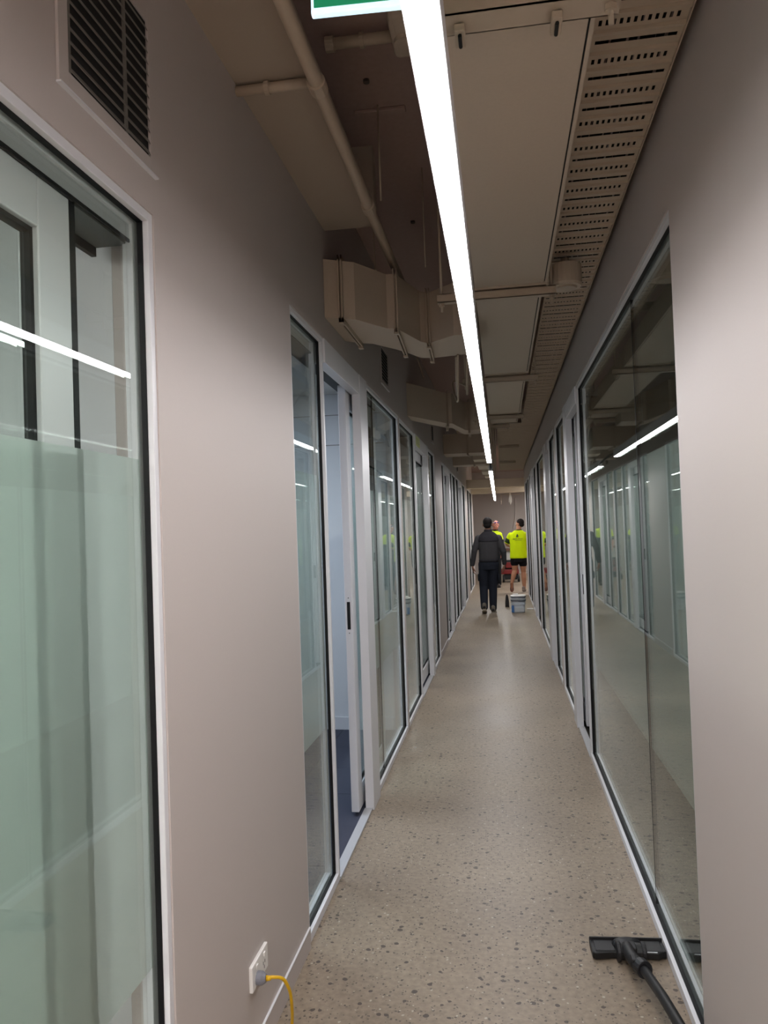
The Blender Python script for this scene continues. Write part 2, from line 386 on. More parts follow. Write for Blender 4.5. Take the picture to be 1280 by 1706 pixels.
glazing(-1, 18.2, 19.3, 'farthest left window but one')
glazing(-1, 19.35, 20.9, 'farthest left window by the end of the corridor')
# right wall
glazing(1, 2.40, 5.42, 'large glass wall panel on the right with a vertical seam', z1=TR, seams=(3.30,), fz=(.67, 1.86))
door(1, 5.42, 6.2, 6.2, 6.44, 6.16, 'sliding door past the large right glass panel', z1=TR, hz=2.42)
glazing(1, 6.44, 7.62, 'right window past the first right door', z1=TR)
glazing(1, 7.75, 8.72, 'right window before the second right door', z1=TR)
door(1, 8.72, 9.2, 9.2, 9.62, 9.1, 'second sliding door along the right wall', z1=TR, hz=2.42, leaf_w=.9)
glazing(1, 9.65, 11.85, 'right window past the second right door', z1=TR)
glazing(1, 12.0, 13.0, 'right window near the plastic tubs', z1=TR)
door(1, 13.0, 13.6, 13.6, 13.95, 13.5, 'last sliding door along the right wall', z1=TR, hz=2.42, leaf_w=.9)
glazing(1, 13.95, 14.9, 'right window beside the plastic tubs', z1=TR)

glazing(1, 15.1, 16.2, 'second last right window, behind the plastic tubs', z1=TR)
glazing(1, 16.2, 17.5, 'farthest right window at the end of the corridor', z1=TR)

# ------------------------------------------------------------------ corridor lights
def strip(name, y0, y1, label, zs=(2.30, 2.30), xs=(-.082, -.118)):
    root = empty(name, (0, 0, 0), label, 'light', 'linear lights along the corridor')
    n = max(1, round((y1-y0)/.58)); st = (y1-y0)/n
    X_ = lambda y: xs[0]+(xs[1]-xs[0])*(y-1)/8.0
    hb = MB()
    for i in range(n):
        a, b = y0+i*st, y0+(i+1)*st-.003
        xa, xb = X_(a), X_(b)
        mb = MB()
        prof = [(-.0235, .001), (-.015, -.002), (0, -.003), (.015, -.002), (.0235, .001)]
        vs = [(xa+px, a, zs[0]+pz) for px, pz in prof]+[(xb+px, b, zs[0]+pz) for px, pz in prof]; m = len(prof)
        mb.add(vs, [(k, k+1, k+1+m, k+m) for k in range(m-1)])
        mb.obj('diffuser', MLED, root, fix=False)
    xa, xb = X_(y0), X_(y1)
    hw = .026
    hb.add([(xa-hw,y0,zs[0]+.002),(xa+hw,y0,zs[0]+.002),(xb+hw,y1,zs[0]+.002),(xb-hw,y1,zs[0]+.002),
            (xa-hw,y0,zs[0]+.075),(xa+hw,y0,zs[0]+.075),(xb+hw,y1,zs[0]+.075),(xb-hw,y1,zs[0]+.075)],
           [(0,3,2,1),(4,5,6,7),(0,1,5,4),(1,2,6,5),(2,3,7,6),(3,0,4,7)])
    hb.obj('housing', MALU, root)
    y = y0+.5
    while y < y1:
        MB().tube([(X_(y), y, zs[0]+.07), (X_(y), y, H)], .0016, 6).obj('suspension_wire', MALU2, root)
        y += 2.0
    MB().box(xb-.02, xb+.02, y1, y1+.004, zs[0]+.002, zs[0]+.07).obj('end_cap', MALU2, root)
    return root
strip('linear_light', -3.6, 8.58, 'long bright linear light overhead in the near corridor')
strip('linear_light', 9.95, 21.4, 'shorter bright linear light farther down the corridor')
# unseen panels lighting the offices and corridor
def panel(x, y, m, label, sx=.6, sy=1.2):
    root = empty('unseen_ceiling_light', (x, y, 2.70), label, 'light')
    MB().box(-sx/2, sx/2, -sy/2, sy/2, 0, .02).obj('frame', MALU, root)
    MB().box(-sx/2+.02, sx/2-.02, -sy/2+.02, sy/2-.02, -.006, -.001).obj('diffuser', m, root)
panel(-2.9, .2, MPANEL2, 'square ceiling light in the nearest left office')
panel(-2.3, 4.3, MPANELB, 'added cool panel standing in for window daylight in the first open office')  # added in place of daylight from the office window
panel(-2.3, 7.8, MPANEL, 'added ceiling light in the second left office')  # this and the next two are unseen lamps added to light the rooms
panel(-2.3, 11.7, MPANEL, 'added ceiling light in the third left office')
panel(-2.3, 15.5, MPANEL, 'added ceiling light in the fourth left office')
panel(1.9, 20.0, MEMPT, 'nearer added fill panel in the open area past the right wall', 1.2, 1.2)  # unseen panels added to brighten the far wall and end area
panel(1.9, 23.5, MEMPT, 'farther added fill panel in the open area past the right wall', 1.2, 1.2)

panel(-.13, -1.6, MFILL, 'added fill panel over the corridor behind the viewer', .6, 1.2)  # unseen panels added to brighten the near floor and lower walls
panel(-.13, -3.4, MFILL, 'added fill panel at the end of the corridor behind the viewer', .6, 1.2)

# ------------------------------------------------------------------ services overhead
# perforated cable tray, built with its holes
def tray(name, x0, x1, ya, yb, z, label, holes):
    per = .1635; mb = MB()
    n = int((yb-ya)/per)
    def quad(xa, xb, y0, z0, y1, z1): mb.add([(xa,y0,z0),(xb,y0,z0),(xb,y1,z1),(xa,y1,z1)], [(0,3,2,1)])
    def quads_row(y0, z0, y1, z1, cells):
        for a, b in cells: quad(a, b, y0, z0, y1, z1)
    full = [(x0, x1)]
    mg = .012
    pitchx = (x1-x0-2*mg)/holes
    hole_cells = [(x0, x0+mg)]+[(x0+mg+k*pitchx+pitchx*.46, x0+mg+(k+1)*pitchx) for k in range(holes)]+[(x1-mg, x1)]
    slot_cells = [(x0, x0+mg), (x1-mg, x1)]
    for i in range(n):
        y = ya+i*per; d = .007
        rows = [(0, 0, .066, 0, hole_cells and full), (.066, 0, .070, -d, full), (.070, -d, .082, -d, full), (.082, -d, .086, 0, full),
                (.086, 0, .100, 0, full), (.100, 0, .122, 0, hole_cells), (.122, 0, .138, 0, full), (.138, 0, .142, -d, full), (.142, -d, .150, -d, full), (.150, -d, .1635, 0, full)]
        for r in rows:
            a, za, b, zb, cells = r
            if a == 0:      # long slot near the start of each module
                quads_row(y, z, y+.020, z, full); quads_row(y+.020, z, y+.034, z, slot_cells); quads_row(y+.034, z, y+.066, z, full)
            else: quads_row(y+a, z+za, y+b, z+zb, cells)
    # folded side flanges
    for xx in (x0, x1):
        mb.box(xx-.0015, xx+.0015, ya, ya+n*per, z-.012, z+.05)
    o = mb.obj(name, MTRAY); tag(o, label, 'cable tray', 'perforated cable trays'); return o
tray('cable_tray', .275, .505, .55, 9.7, 2.85, 'perforated slotted cable tray along the top of the right wall', 12)
tray('cable_tray', -.02, .505, 9.5425, 17.6, 2.85, 'wider perforated tray farther down the corridor', 28)
# bundle of dark cables lying on the tray
cb = MB()
for k in range(9):
    x = .295+.024*k
    cb.tube([(x+random.uniform(-.006, .006), y, 2.872+random.uniform(0, .01)) for y in range(0, 18)], .011, 6)
tag(cb.obj('cable_bundle', MDARK, smooth=True), 'bundle of dark cables lying on the perforated tray', 'cable', kind='stuff')

# rectangular duct beside the light, in lengths
def mainduct(x0, x1, y0, y1, z0, z1, label):
    root = empty('rectangular_duct', ((x0+x1)/2, y0, z0), label, 'duct', 'duct lengths beside the light')
    ox, oy, oz = root.location
    MB().box(x0-ox, x1-ox-.014, 0, y1-y0, .0, z1-z0).obj('duct_body', MDUCT, root, bevel=.002)
    MB().box(x1-ox-.010, x1-ox, 0, y1-y0, -.003, z1-z0).obj('edge_flange', MDUCT, root)
    MB().box(x1-ox-.014, x1-ox-.010, .05, y1-y0-.02, .002, z1-z0-.02).obj('edge_gap', MDARK, root)
    MB().box(x0-ox, x1-ox, -.012, 0, -.006, z1-z0+.006).obj('end_flange', MDUCT, root); MB().box(x0-ox, x1-ox, y1-y0, y1-y0+.012, -.006, z1-z0+.006).obj('end_flange', MDUCT, root)
mainduct(-.085, .243, 1.56, 3.56, 2.70, 2.83, 'nearest length of pale duct beside the light')
mainduct(-.085, .228, 3.66, 5.62, 2.70, 2.83, 'second length of pale duct beside the light')
mainduct(-.085, .215, 5.78, 7.62, 2.70, 2.83, 'third length of pale duct beside the light')
mainduct(-.085, .20, 7.75, 8.30, 2.70, 2.83, 'short last length of pale duct beside the light')
for k, (y0, y1, xx) in enumerate(((12.3, 12.75, -.16), (13.6, 14.5, -.16), (15.1, 16.0, -.165), (16.5, 17.3, -.165))):
    o = MB().box(-.42+.03*k, xx, y0, y1, 2.66, 2.80).obj('baffle_box', MBEAM, bevel=.004)
    tag(o, ('first', 'second', 'third', 'last')[k]+' in the row of far pale boxes left of the light', 'duct', 'far pale boxes under the slab')

# trapeze struts
def strut(x0, x1, y, z, label, wid=.041, rods=(0, 1)):
    root = empty('strut_hanger', (x0, y, z), label, 'bracket', 'channel hangers across the corridor')
    L_ = x1-x0
    mb = MB().box(0, L_, -wid/2, wid/2, 0, .003).box(0, L_, -wid/2, -wid/2+.003, 0, .04).box(0, L_, wid/2-.003, wid/2, 0, .04)
    mb.box(0, L_, -wid/2, -wid/2+.010, .037, .04).box(0, L_, wid/2-.010, wid/2, .037, .04)
    mb.obj('channel', MPIPE, root)
    for k in rods:
        xx = .02 if k == 0 else L_-.02
        rd = MB().tube([(xx, 0, -.04), (xx, 0, H-z)], .006, 8).obj('threaded_rod', MPIPE, root, smooth=True)
        MB().tube([(xx, 0, -.014), (xx, 0, -.001)], .013, 6).obj('nut', MPIPE, rd)
strut(-.262, .285, 3.60, 2.652, 'channel hanger under the first duct joint')
s1 = (-.10, .27)
strut(-.125, .278, 1.60, 2.652, 'nearest channel hanger at the top of the picture', wid=.07)
strut(-.25, .30, 5.70, 2.652, 'channel hanger under the second duct joint')
strut(-.25, .25, 7.69, 2.652, 'channel hanger under the third duct joint')
strut(-.2, .12, 8.45, 2.66, 'pale channel hanger at the end of the duct')
strut(.0, .3, 12.0, 2.796, 'far channel hanger under the wide tray', rods=())
strut(.0, .3, 15.0, 2.796, 'farthest channel hanger under the wide tray', rods=())
# saddle clips on the nearest hanger
cl = empty('pipe_clip', (-.06, 1.62, 2.645), 'pair of angled clips on the nearest channel hanger', 'clip')
for dx in (0, .2):
    MB().box(dx, dx+.022, -.03, .03, -.012, .004).obj('clip_plate', MPIPE, cl, bevel=.002)
    MB().tube([(dx+.011, -.02, -.016), (dx+.011, .02, -.016)], .004, 8).obj('clip_bar', MDARK, cl)
# round drum fittings by the tray
for (x, y, r, lab) in ((.335, 3.66, .075, 'round drum fitting under the tray at the first hanger'), (.355, 1.60, .05, 'round cap at the end of the nearest hanger')):
    root = empty('drum_fitting', (x, y, 2.70), lab, 'fitting')
    n = 24
    MB().tube([(0, 0, 0), (0, 0, .012), (0, 0, .10)], [r*.93, r, r], n).obj('drum', MDUCT, root, smooth=False)
    MB().tube([(0, 0, -.008), (0, 0, 0)], [r*.62, r*.7], n).obj('lid', MPIPE, root)
    MB().tube([(0, 0, .10), (0, 0, .135)], .02, 10).obj('stem', MPIPE, root)

# dark cross ducts over the left wall
def prismduct(front, rear, z0, z1, label, flanges, group='cross ducts over the left wall'):
    root = empty('cross_duct', (front[0][0], front[0][1], z0), label, 'duct', group)
    ox, oy, oz = root.location
    F = [(x-ox, y-oy) for x, y in front]; Rr = [(x-ox, y-oy) for x, y in rear]
    MB().prism(F+Rr[::-1], 0, z1-z0).obj('duct_body', MDUCT, root, fix=True)
    for (i, dx) in flanges:
        fx, fy = F[i]; rx, ry = Rr[i]
        d = Vector((rx-fx, ry-fy, 0)); ln = d.length; d.normalize(); nrm = Vector((d.y, -d.x, 0))
        for off, nm in ((-.011, 'flange'), (.004, 'flange')):
            mb = MB(); t = .007; e = .022
            def bar(a0, a1, h0, h1):
                p = Vector((fx, fy, 0))
                q = [p+d*a0+nrm*off, p+d*a1+nrm*off, p+d*a1+nrm*(off+t), p+d*a0+nrm*(off+t)]
                mb.prism([(v.x, v.y) for v in q], h0, h1)
            bar(-e, 0, -e, z1-z0+e); bar(ln, ln+e, -e, z1-z0+e); bar(-e, ln+e, -e, 0); bar(-e, ln+e, z1-z0, z1-z0+e)
            mb.obj(nm, MPIPE, root, fix=True)
        for a in (.0, ln): MB().box(fx+d.x*a-.012, fx+d.x*a+.012, fy+d.y*a-.018, fy+d.y*a+.018, -.03, -.022).obj('corner_clip', MPIPE, root)
    return root
prismduct([(-.793, 3.54), (-.72, 3.585), (-.66, 3.62), (-.535, 3.83), (-.49, 3.84), (-.40, 4.15), (-.36, 4.20), (-.215, 4.06), (-.09, 4.05)],
          [(-.793, 4.02), (-.72, 4.09), (-.66, 4.12), (-.56, 4.28), (-.51, 4.37), (-.44, 4.55), (-.375, 4.57), (-.2, 4.54), (-.09, 4.52)],
          2.615, 2.893, 'nearest zigzag duct over the first office door', [(1, 0), (4, 0), (6, 0)])
prismduct([(-.793, 6.73), (-.48, 7.40), (-.44, 7.40), (-.34, 7.98), (-.30, 8.0), (-.09, 7.95)],
          [(-.793, 7.05), (-.51, 7.74), (-.46, 7.76), (-.37, 8.34), (-.31, 8.37), (-.09, 8.33)],
          2.60, 2.893, 'second zigzag duct along the left wall', [(1, 0), (4, 0)])
prismduct([(-.793, 11.0), (-.45, 11.0), (-.165, 11.0)], [(-.793, 11.5), (-.45, 11.5), (-.165, 11.5)], 2.65, 2.93, 'third cross duct, straight, along the left wall', [(1, 0)])
prismduct([(-.793, 13.1), (-.43, 13.1), (-.25, 13.1)], [(-.793, 13.5), (-.43, 13.5), (-.25, 13.5)], 2.65, 2.86, 'fourth and farthest cross duct along the left wall', [(1, 0)])

# conduits
def pipe(name, pts, r, label, clamps=(), cat='pipe', m=MPIPE):
    root = tag(MB().tube(pts, r, 14).obj(name, m, smooth=True), label, cat)
    for p, q in clamps:
        MB().tube([p, q], r*1.35, 14).obj('coupling', m, root, smooth=False)
    return root
pipe('conduit', [(-.515, -2, 2.985), (-.515, 3.3, 2.985), (-.50, 5.6, 2.985)], .022, 'long pale conduit running along the edge of the soffit', [((-.515, 2.28, 2.985), (-.515, 2.33, 2.985)), ((-.515, 3.2, 2.985), (-.515, 3.26, 2.985))])
pipe('conduit', [(XL, 2.36, 3.03), (-.53, 2.36, 3.03)], .016, 'short conduit from the left wall to the long conduit', [((-.70, 2.36, 3.03), (-.685, 2.36, 3.03))])
pipe('conduit', [(-.565, 2.69, 3.36), (-.32, 2.69, 3.36)], .02, 'thick dark pipe fixed under the slab behind the exit sign', [((-.44, 2.69, 3.36), (-.425, 2.69, 3.36)), ((-.565, 2.69, 3.36), (-.535, 2.69, 3.36))])
jb = tag(MB().box(-.32, -.22, 2.52, 2.74, 3.30, 3.40).obj('junction_box', MDUCT, bevel=.02), 'square junction box under the slab behind the light', 'box')
MB().tube([(-.27, 2.63, 3.285), (-.27, 2.63, 3.30)], .04, 16).obj('round_lid', MDUCT, jb)
pipe('conduit', [(XL, 5.4, 3.05), (XR, 5.4, 3.05)], .03, 'thick cross pipe above the nearest zigzag duct', [((-.35, 5.4, 3.05), (-.33, 5.4, 3.05))])
pipe('drop_rod', [(-.455, 3.19, 2.99), (-.455, 3.19, 3.40)], .004, 'thin hanger rod dropping from the slab to the conduit', cat='rod')
rp = tag(MB().box(-.56, -.34, 3.21, 3.25, 3.385, 3.40).obj('rod_bracket', MSLAB, bevel=.004), 'dark flat bracket under the slab over the hanger rod', 'bracket')
for k, (x, y) in enumerate(((-.47, 3.0), (-.45, 4.45))):
    tag(MB().tube([(x, y, 3.388), (x, y, 3.40)], .013, 10).obj('anchor_plate', MANCH), ('nearer', 'farther')[k]+' small dark round anchor in the slab', 'anchor')
pipe('drop_rod', [(-.33, 3.8, 2.90), (-.33, 3.8, 3.40)], .003, 'thin rod above the middle of the nearest zigzag duct', cat='rod')
pipe('drop_rod', [(-.60, 3.9, 2.90), (-.60, 3.9, 3.40)], .003, 'thin rod above the wall end of the nearest zigzag duct', cat='rod')
pipe('conduit', [(XL, 8.9, 3.0), (XR, 8.9, 3.0)], .03, 'cross pipe past the end of the pale duct')
for k, (y, z, r_) in enumerate(((18.0, 2.59, .10), (20.6, 2.55, .075))):
    o = MB().box(XL-.0, 3.2 if y > 15.4 else XR, y, y+.35, z-r_, z+r_).obj('cross_beam', MBEAM, bevel=.006)
    tag(o, ('nearer', 'farther')[k]+' pale boxed beam across the far end of the corridor', 'beam')
# loose cables: arcs by the light, strands under ducts
def cable(name, pts, r, m, label, group=None, cat='cable'):
    # smooth catmull-rom
    P = [Vector(p) for p in pts]; out = []
    for i in range(len(P)-1):
        p0, p1, p2, p3 = P[max(i-1,0)], P[i], P[i+1], P[min(i+2,len(P)-1)]
        for t in range(8):
            t /= 8
            out.append(.5*((2*p1)+(p2-p0)*t+(2*p0-5*p1+4*p2-p3)*t*t+(3*p1-p0-3*p2+p3)*t**3))
    out.append(P[-1])
    return tag(MB().tube(out, r, 8).obj(name, m, smooth=True), label, cat, group)
for k, (dx, dz) in enumerate(((0, 0), (-.03, -.05), (.03, .04))):
    cable('looped_cable', [(-.10+dx, 12.2, 2.42), (-.095+dx, 11.8, 2.60+dz), (-.085+dx, 11.4, 2.76+dz), (-.08+dx, 11.0, 2.92+dz), (-.08+dx, 10.7, 3.12), (-.08+dx, 10.5, 3.40)], .012, MPIPE, ('middle', 'lowest', 'topmost')[k]+' of three curved cables beside the light, by the wide tray')
cable('power_flex', [(-.125, 8.62, 2.33), (-.12, 9.0, 2.36), (-.115, 9.5, 2.35), (-.118, 9.94, 2.33)], .012, MDARK, 'dark flex joining the two linear lights')
cable('loose_cable', [(-.22, 4.5, 2.608), (-.25, 4.9, 2.40), (-.30, 5.3, 2.60), (-.24, 5.7, 2.648)], .006, MPIPE, 'loose pale cable hanging below the nearest zigzag duct')
cable('loose_cable', [(-.62, 6.6, 2.90), (-.64, 6.65, 2.96), (-.70, 6.5, 3.20), (-.72, 6.45, 3.40)], .005, MPIPE, 'thin strand above the second zigzag duct')
for k, x in enumerate((-.235, -.17)):
    o = MB().tube([(x, 4.6, 2.62), (x-.02, 4.95, 2.45)], .008, 8).obj('brace', MPIPE, smooth=True); tag(o, ('left', 'right')[k]+' short pale brace behind the nearest zigzag duct', 'brace')
# white cables hanging at the far end
hb = empty('hanging_cables', (.24, 21.0, 2.50), 'bundle of white cables hanging below the far beam', 'cables')
for k in range(7):
    x = random.uniform(-.03, .03); dx = random.uniform(-.02, .09); l = random.uniform(.2, .3)
    MB().tube([(x*.4, 0, 0), (x*.5, 0, -.06), (x+dx*.6, .01*k, -.06-l*.6), (x+dx, .01*k, -.06-l)], [.008, .012, .014, .006], 6).obj('cable_strand', MPLASTIC, hb, smooth=True)
pipe('thin_rail', [(-.005, 21.0, 2.437), (.50, 21.0, 2.43)], .007, 'thin white rail under the far beam', cat='rail')
pipe('thin_rail', [(-.0, 21.0, 2.437), (-.005, 21.0, 2.18)], .005, 'thin white dropper at the left end of the far rail', cat='rail')
cable('wall_cable', [(.47, 25.86, 2.5), (.455, 25.86, 2.2), (.44, 25.86, 1.85), (.36, 25.86, 1.5)], .008, MPLASTIC, 'thin white cable hanging on the far grey wall')

# ------------------------------------------------------------------ wall grilles
def grille(y0, y1, z0, z1, n, fw, label, mull=True):
    root = empty('air_grille', (XL, (y0+y1)/2, z0), label, 'grille', 'air grilles high on the left wall')
    oy = (y0+y1)/2; h = z1-z0; a, b = y0-oy, y1-oy
    fr = MB().box(0, .007, a, a+fw, 0, h).box(0, .007, b-fw, b, 0, h).box(0, .007, a+fw, b-fw, 0, fw).box(0, .007, a+fw, b-fw, h-fw, h)
    fr.obj('frame', MGRILLE if False else MW, root, bevel=.0015)
    MB().box(0, .010, a, b, -.004, 0).obj('lower_lip', MALU, root)
    MB().box(.0004, .0009, a+fw, b-fw, fw, h-fw).obj('backing', MDARK, root)
    for k in range(n):
        z = fw+(h-2*fw)*(k+.15)/n; dz = (h-2*fw)/n*.42
        MB().add([(.0062, a+fw, z), (.0062, b-fw, z), (.0015, b-fw, z+dz), (.0015, a+fw, z+dz),
                  (.0066, a+fw, z+.0028), (.0066, b-fw, z+.0028), (.002, b-fw, z+dz+.002), (.002, a+fw, z+dz+.002)],
                 [(0,1,2,3),(7,6,5,4),(0,4,5,1),(1,5,6,2),(2,6,7,3),(3,7,4,0)]).obj('slat', MGRILLE, root, fix=True)
    if mull:
        m = a+fw+(b-a-2*fw)*.66
        [MB().box(.001, .0045, q, q+.012, fw, h-fw).obj('support_bar', MGRILLE, root) for q in (m, a+fw)]
grille(1.318, 1.735, 2.465, 2.86, 12, .034, 'large air grille above the nearest left window')
grille(5.25, 5.62, 2.62, 2.91, 10, .03, 'air grille between the first two zigzag ducts', False)
grille(9.08, 9.38, 2.62, 2.86, 8, .03, 'narrow dark air grille past the second zigzag duct', False)
grille(14.2, 14.6, 2.62, 2.85, 7, .03, 'farthest air grille on the left wall', False)

# ------------------------------------------------------------------ exit sign
MGREEN = emit('sign_green', (.004, .20, .085, 1), .9); MGREEN.node_tree.nodes['Principled BSDF'].inputs['Base Color'].default_value = (.004, .12, .05, 1)
MSIGNW = emit('sign_edge_light', (.60, .86, 1.0, 1), 1.0)
MSIGNP = emit('sign_white', (.9, 1.0, .95, 1), 1.6)
es = empty('exit_sign', (-.285, 1.25, 2.468), 'lit green exit sign hanging beside the near light', 'sign', rz=.05)
MB().box(.004, .212, -.006, .006, .012, .19).obj('green_face', MGREEN, es)
MB().box(0, .216, -.0068, .0068, 0, .012).box(0, .006, -.0068, .0068, .0, .19).box(.210, .216, -.0068, .0068, .0, .19).obj('lit_edge', MSIGNW, es, bevel=.003)
MB().box(-.002, .218, -.02, .02, .19, .25).obj('housing', MPLASTIC, es, bevel=.004)
pg = MB()
# running figure, door and arrow as flat white print
def flat(poly): pg.add([(x, -.0064, z) for x, z in poly], [tuple(range(len(poly)))])
flat([(.055, .036), (.085, .036), (.085, .155), (.055, .155)])
flat([(.11, .095), (.15, .095), (.15, .115), (.11, .115)]); flat([(.15, .075), (.185, .105), (.15, .135)])
pg.obj('pictogram', MSIGNP, es)
for x in (.04, .18): MB().tube([(x, 0, .25), (x, 0, H-2.468)], .004, 8).obj('hanger_rod', MALU2, es)

# sticker above second door
MSTK = plain('yellow_green_sticker', srgb(206, 212, 140), .5, var=.05, scale=40)
stk = tag(MB().box(XL+.0065, XL+.0075, 7.33, 7.66, 2.40, 2.495).obj('sticker', MSTK), 'pale yellow sticker on the header of the second left door', 'sticker')
pm = MB()
for z in (2.47, 2.45, 2.43):
    for k in range(5): pm.box(XL+.0076, XL+.0080, 7.37+.05*k, 7.40+.05*k, z-.004, z+.004)
pm.obj('print_marks', MGREYPL, stk)

# ------------------------------------------------------------------ outlet with plug and cord
ot = empty('power_outlet', (XL, 2.295, .238), 'white double power outlet low on the left wall with yellow cord', 'outlet')
MB().box(0, .012, -.075, .075, 0, .076).obj('plate', MPLASTIC, ot, bevel=.003)
for y in (-.035, .035):
    MB().box(.012, .016, y-.007, y+.007, .052, .066).obj('switch', MPLASTIC, ot, bevel=.002)
for y in (.035,):
    for dy, dz in ((-.008, .034), (.008, .034), (0, .020)): MB().box(.0118, .0125, y+dy-.0015, y+dy+.0015, dz-.005, dz+.005).obj('socket_slot', MDARK, ot)
pl_ = tag(MB().tube([(XL+.0125, 2.262, .262), (XL+.028, 2.262, .262), (XL+.034, 2.262, .262), (XL+.040, 2.262, .262)], [.020, .020, .016, .012], 16).obj('plug', MGREYPL), 'grey plug with yellow cord in the left wall outlet', 'plug')
cpts = [(XL+.040, 2.262, .262), (XL+.062, 2.27, .262), (XL+.085, 2.29, .245), (XL+.095, 2.32, .19), (XL+.088, 2.36, .11), (XL+.075, 2.40, .05), (XL+.07, 2.40, .012), (XL+.10, 2.30, .006), (XL+.20, 2.05, .006), (XL+.28, 1.7, .006), (XL+.25, 1.2, .006)]
P_ = [Vector(p) for p in cpts]; o_ = []
for i in range(len(P_)-1):
    a, b, c, d = P_[max(i-1,0)], P_[i], P_[i+1], P_[min(i+2,len(P_)-1)]
    for t in range(8):
        t /= 8; o_.append(.5*((2*b)+(c-a)*t+(2*a-5*b+4*c-d)*t*t+(3*b-a-3*c+d)*t**3))
MB().tube(o_, .0052, 8).obj('cord', MYELLOW, pl_, smooth=True)
MB().tube([(XL+.040, 2.262, .262), (XL+.054, 2.265, .262)], [.0085, .0065], 10).obj('cord_sleeve', MYELLOW, pl_, smooth=True)

# ------------------------------------------------------------------ vacuum cleaner head
vc = empty('vacuum_head', (.398, 2.985, 0), 'black vacuum cleaner floor head beside the right glass panel', 'vacuum', rz=.04)
hw = .133
MB().prism([(-hw, -.05), (-hw+.01, -.058), (-.06, -.048), (.06, -.048), (hw-.03, -.052), (hw, -.036), (hw, .035), (-hw, .035)], .004, .030).obj('sole', MVAC, vc, fix=True, bevel=.004)
MB().add([(-hw,.03,.012),(hw,.03,.012),(hw,.042,.012),(-hw,.042,.012),(-hw,.03,.043),(hw,.03,.043),(hw,.042,.038),(-hw,.042,.038)],
         [(0,3,2,1),(4,5,6,7),(0,1,5,4),(1,2,6,5),(2,3,7,6),(3,0,4,7)]).obj('front_bumper', MVAC2, vc, bevel=.003)
MB().loft([(0, .0, .028, .062, .036), (0, -.002, .042, .048, .030), (0, -.006, .052, .034, .022)], 20, 3).obj('hump', MVAC, vc, smooth=True)
[MB().box(p, q, -.045, .026, .028, .034).obj('top_ridge', MVAC2, vc, bevel=.004) for p, q in ((-hw+.012, -.05), (.05, hw-.012))]
MB().tube([(-.045, -.052, .034), (.048, -.052, .034)], .029, 18).obj('swivel_barrel', MVAC, vc, smooth=False, bevel=.003)
for x in (-.048, .040): MB().tube([(x, -.052, .034), (x+.014, -.052, .034)], .035, 20).obj('wheel', MVAC2, vc, bevel=.003)
MB().box(-.022, .020, -.088, -.04, .035, .066).obj('swivel_fork', MVAC2, vc, bevel=.005)
MB().tube([(-.01, -.05, .05), (-.012, -.09, .058), (-.012, -.14, .062), (-.004, -.18, .066), (.006, -.215, .070)], [.020, .021, .022, .023, .025], 16).obj('elbow', MVAC, vc, smooth=True)
MB().tube([(.004, -.205, .068), (.014, -.24, .073)], [.030, .029], 16).obj('collar', MVAC2, vc, smooth=False, bevel=.003)
MB().box(-.022, -.006, -.215, -.175, .082, .094).obj('release_button', MVAC2, vc, bevel=.003)
MB().tube([(.011, -.23, .072), (.024, -.45, .11), (.03, -.9, .19), (.03, -1.4, .28)], .0165, 16).obj('tube', MVAC, vc, smooth=True)
MB().box(.062, .098, -.050, -.036, .0301, .0312).obj('label', MLABEL, vc)

# ------------------------------------------------------------------ tubs, box, plank
MTUB = plain('pale_grey_tub', srgb(196, 203, 212), .4, var=.05, scale=30)
MTUBD = plain('dark_tub_rim', srgb(98, 103, 112), .5)
MTUBL = plain('light_tub_rim', srgb(190, 194, 198), .5)
MBLUE = plain('blue_label', srgb(62, 110, 168), .45)
tx, ty = .235, 14.38
tb = empty('plastic_tub', (tx, ty, 0), 'pale grey plastic tub with blue label at bottom of the stack', 'tub')
MB().loft([(0,0,.0,.108,.10), (0,0,.006,.116,.108), (0,0,.145,.126,.118), (0,0,.15,.134,.126), (0,0,.165,.134,.126), (0,0,.168,.128,.12), (0,0,.20,.130,.122)], 32, 3.5).obj('body', MTUB, tb, smooth=False)
MB().box(-.128, -.08, -.1235, -.112, .01, .135).obj('label_panel', MBLUE, tb, bevel=.002)
MB().box(-.07, .10, -.121, -.112, .02, .10).obj('pale_label', MTUBL, tb, bevel=.002)
for k in range(3):
    z = .20+.032*k
    n = empty('plastic_tub', (tx, ty, z), ('lowest', 'middle', 'topmost')[k]+' of three nested tub rims stacked on the labelled tub', 'tub', 'nested tubs in the stack')
    MB().loft([(0,0,.0,.128,.12), (0,0,.014,.132,.124), (0,0,.016,.141,.132), (0,0,.028,.141,.132), (0,0,.032,.137,.128)], 32, 3.5).obj('rim', (MTUBD, MTUBL, MTUBD)[k], n)
    MB().tube([(-.142, 0, .022), (-.149, -.05, .012), (-.10, -.142, .006), (0, -.148, .006)], .003, 6).obj('wire_handle', MALU2, n, smooth=True)
ld = empty('tub_lid', (tx, ty, .298), 'pale lid lying on top of the tub stack', 'lid')
MB().loft([(0,0,0,.140,.13), (0,0,.012,.142,.132), (.01,0,.020,.12,.11)], 32, 3).obj('lid', MPLASTIC, ld)
MB().box(-.10, .0, -.04, .05, .021, .040).obj('folded_rag', MPLASTIC, ld, bevel=.008)
bk = empty('black_case', (.035, 15.35, 0), 'narrow black tapered case standing left of the tubs', 'case')
MB().loft([(0,0,0,.040,.06), (0,0,.10,.038,.055), (0,0,.20,.026,.04), (0,0,.235,.016,.03), (0,0,.245,.008,.02)], 20, 3.5).obj('shell', MVAC, bk)
MB().box(-.03, .03, -.064, -.056, .03, .09).obj('ribbed_panel', MVAC2, bk, bevel=.002)
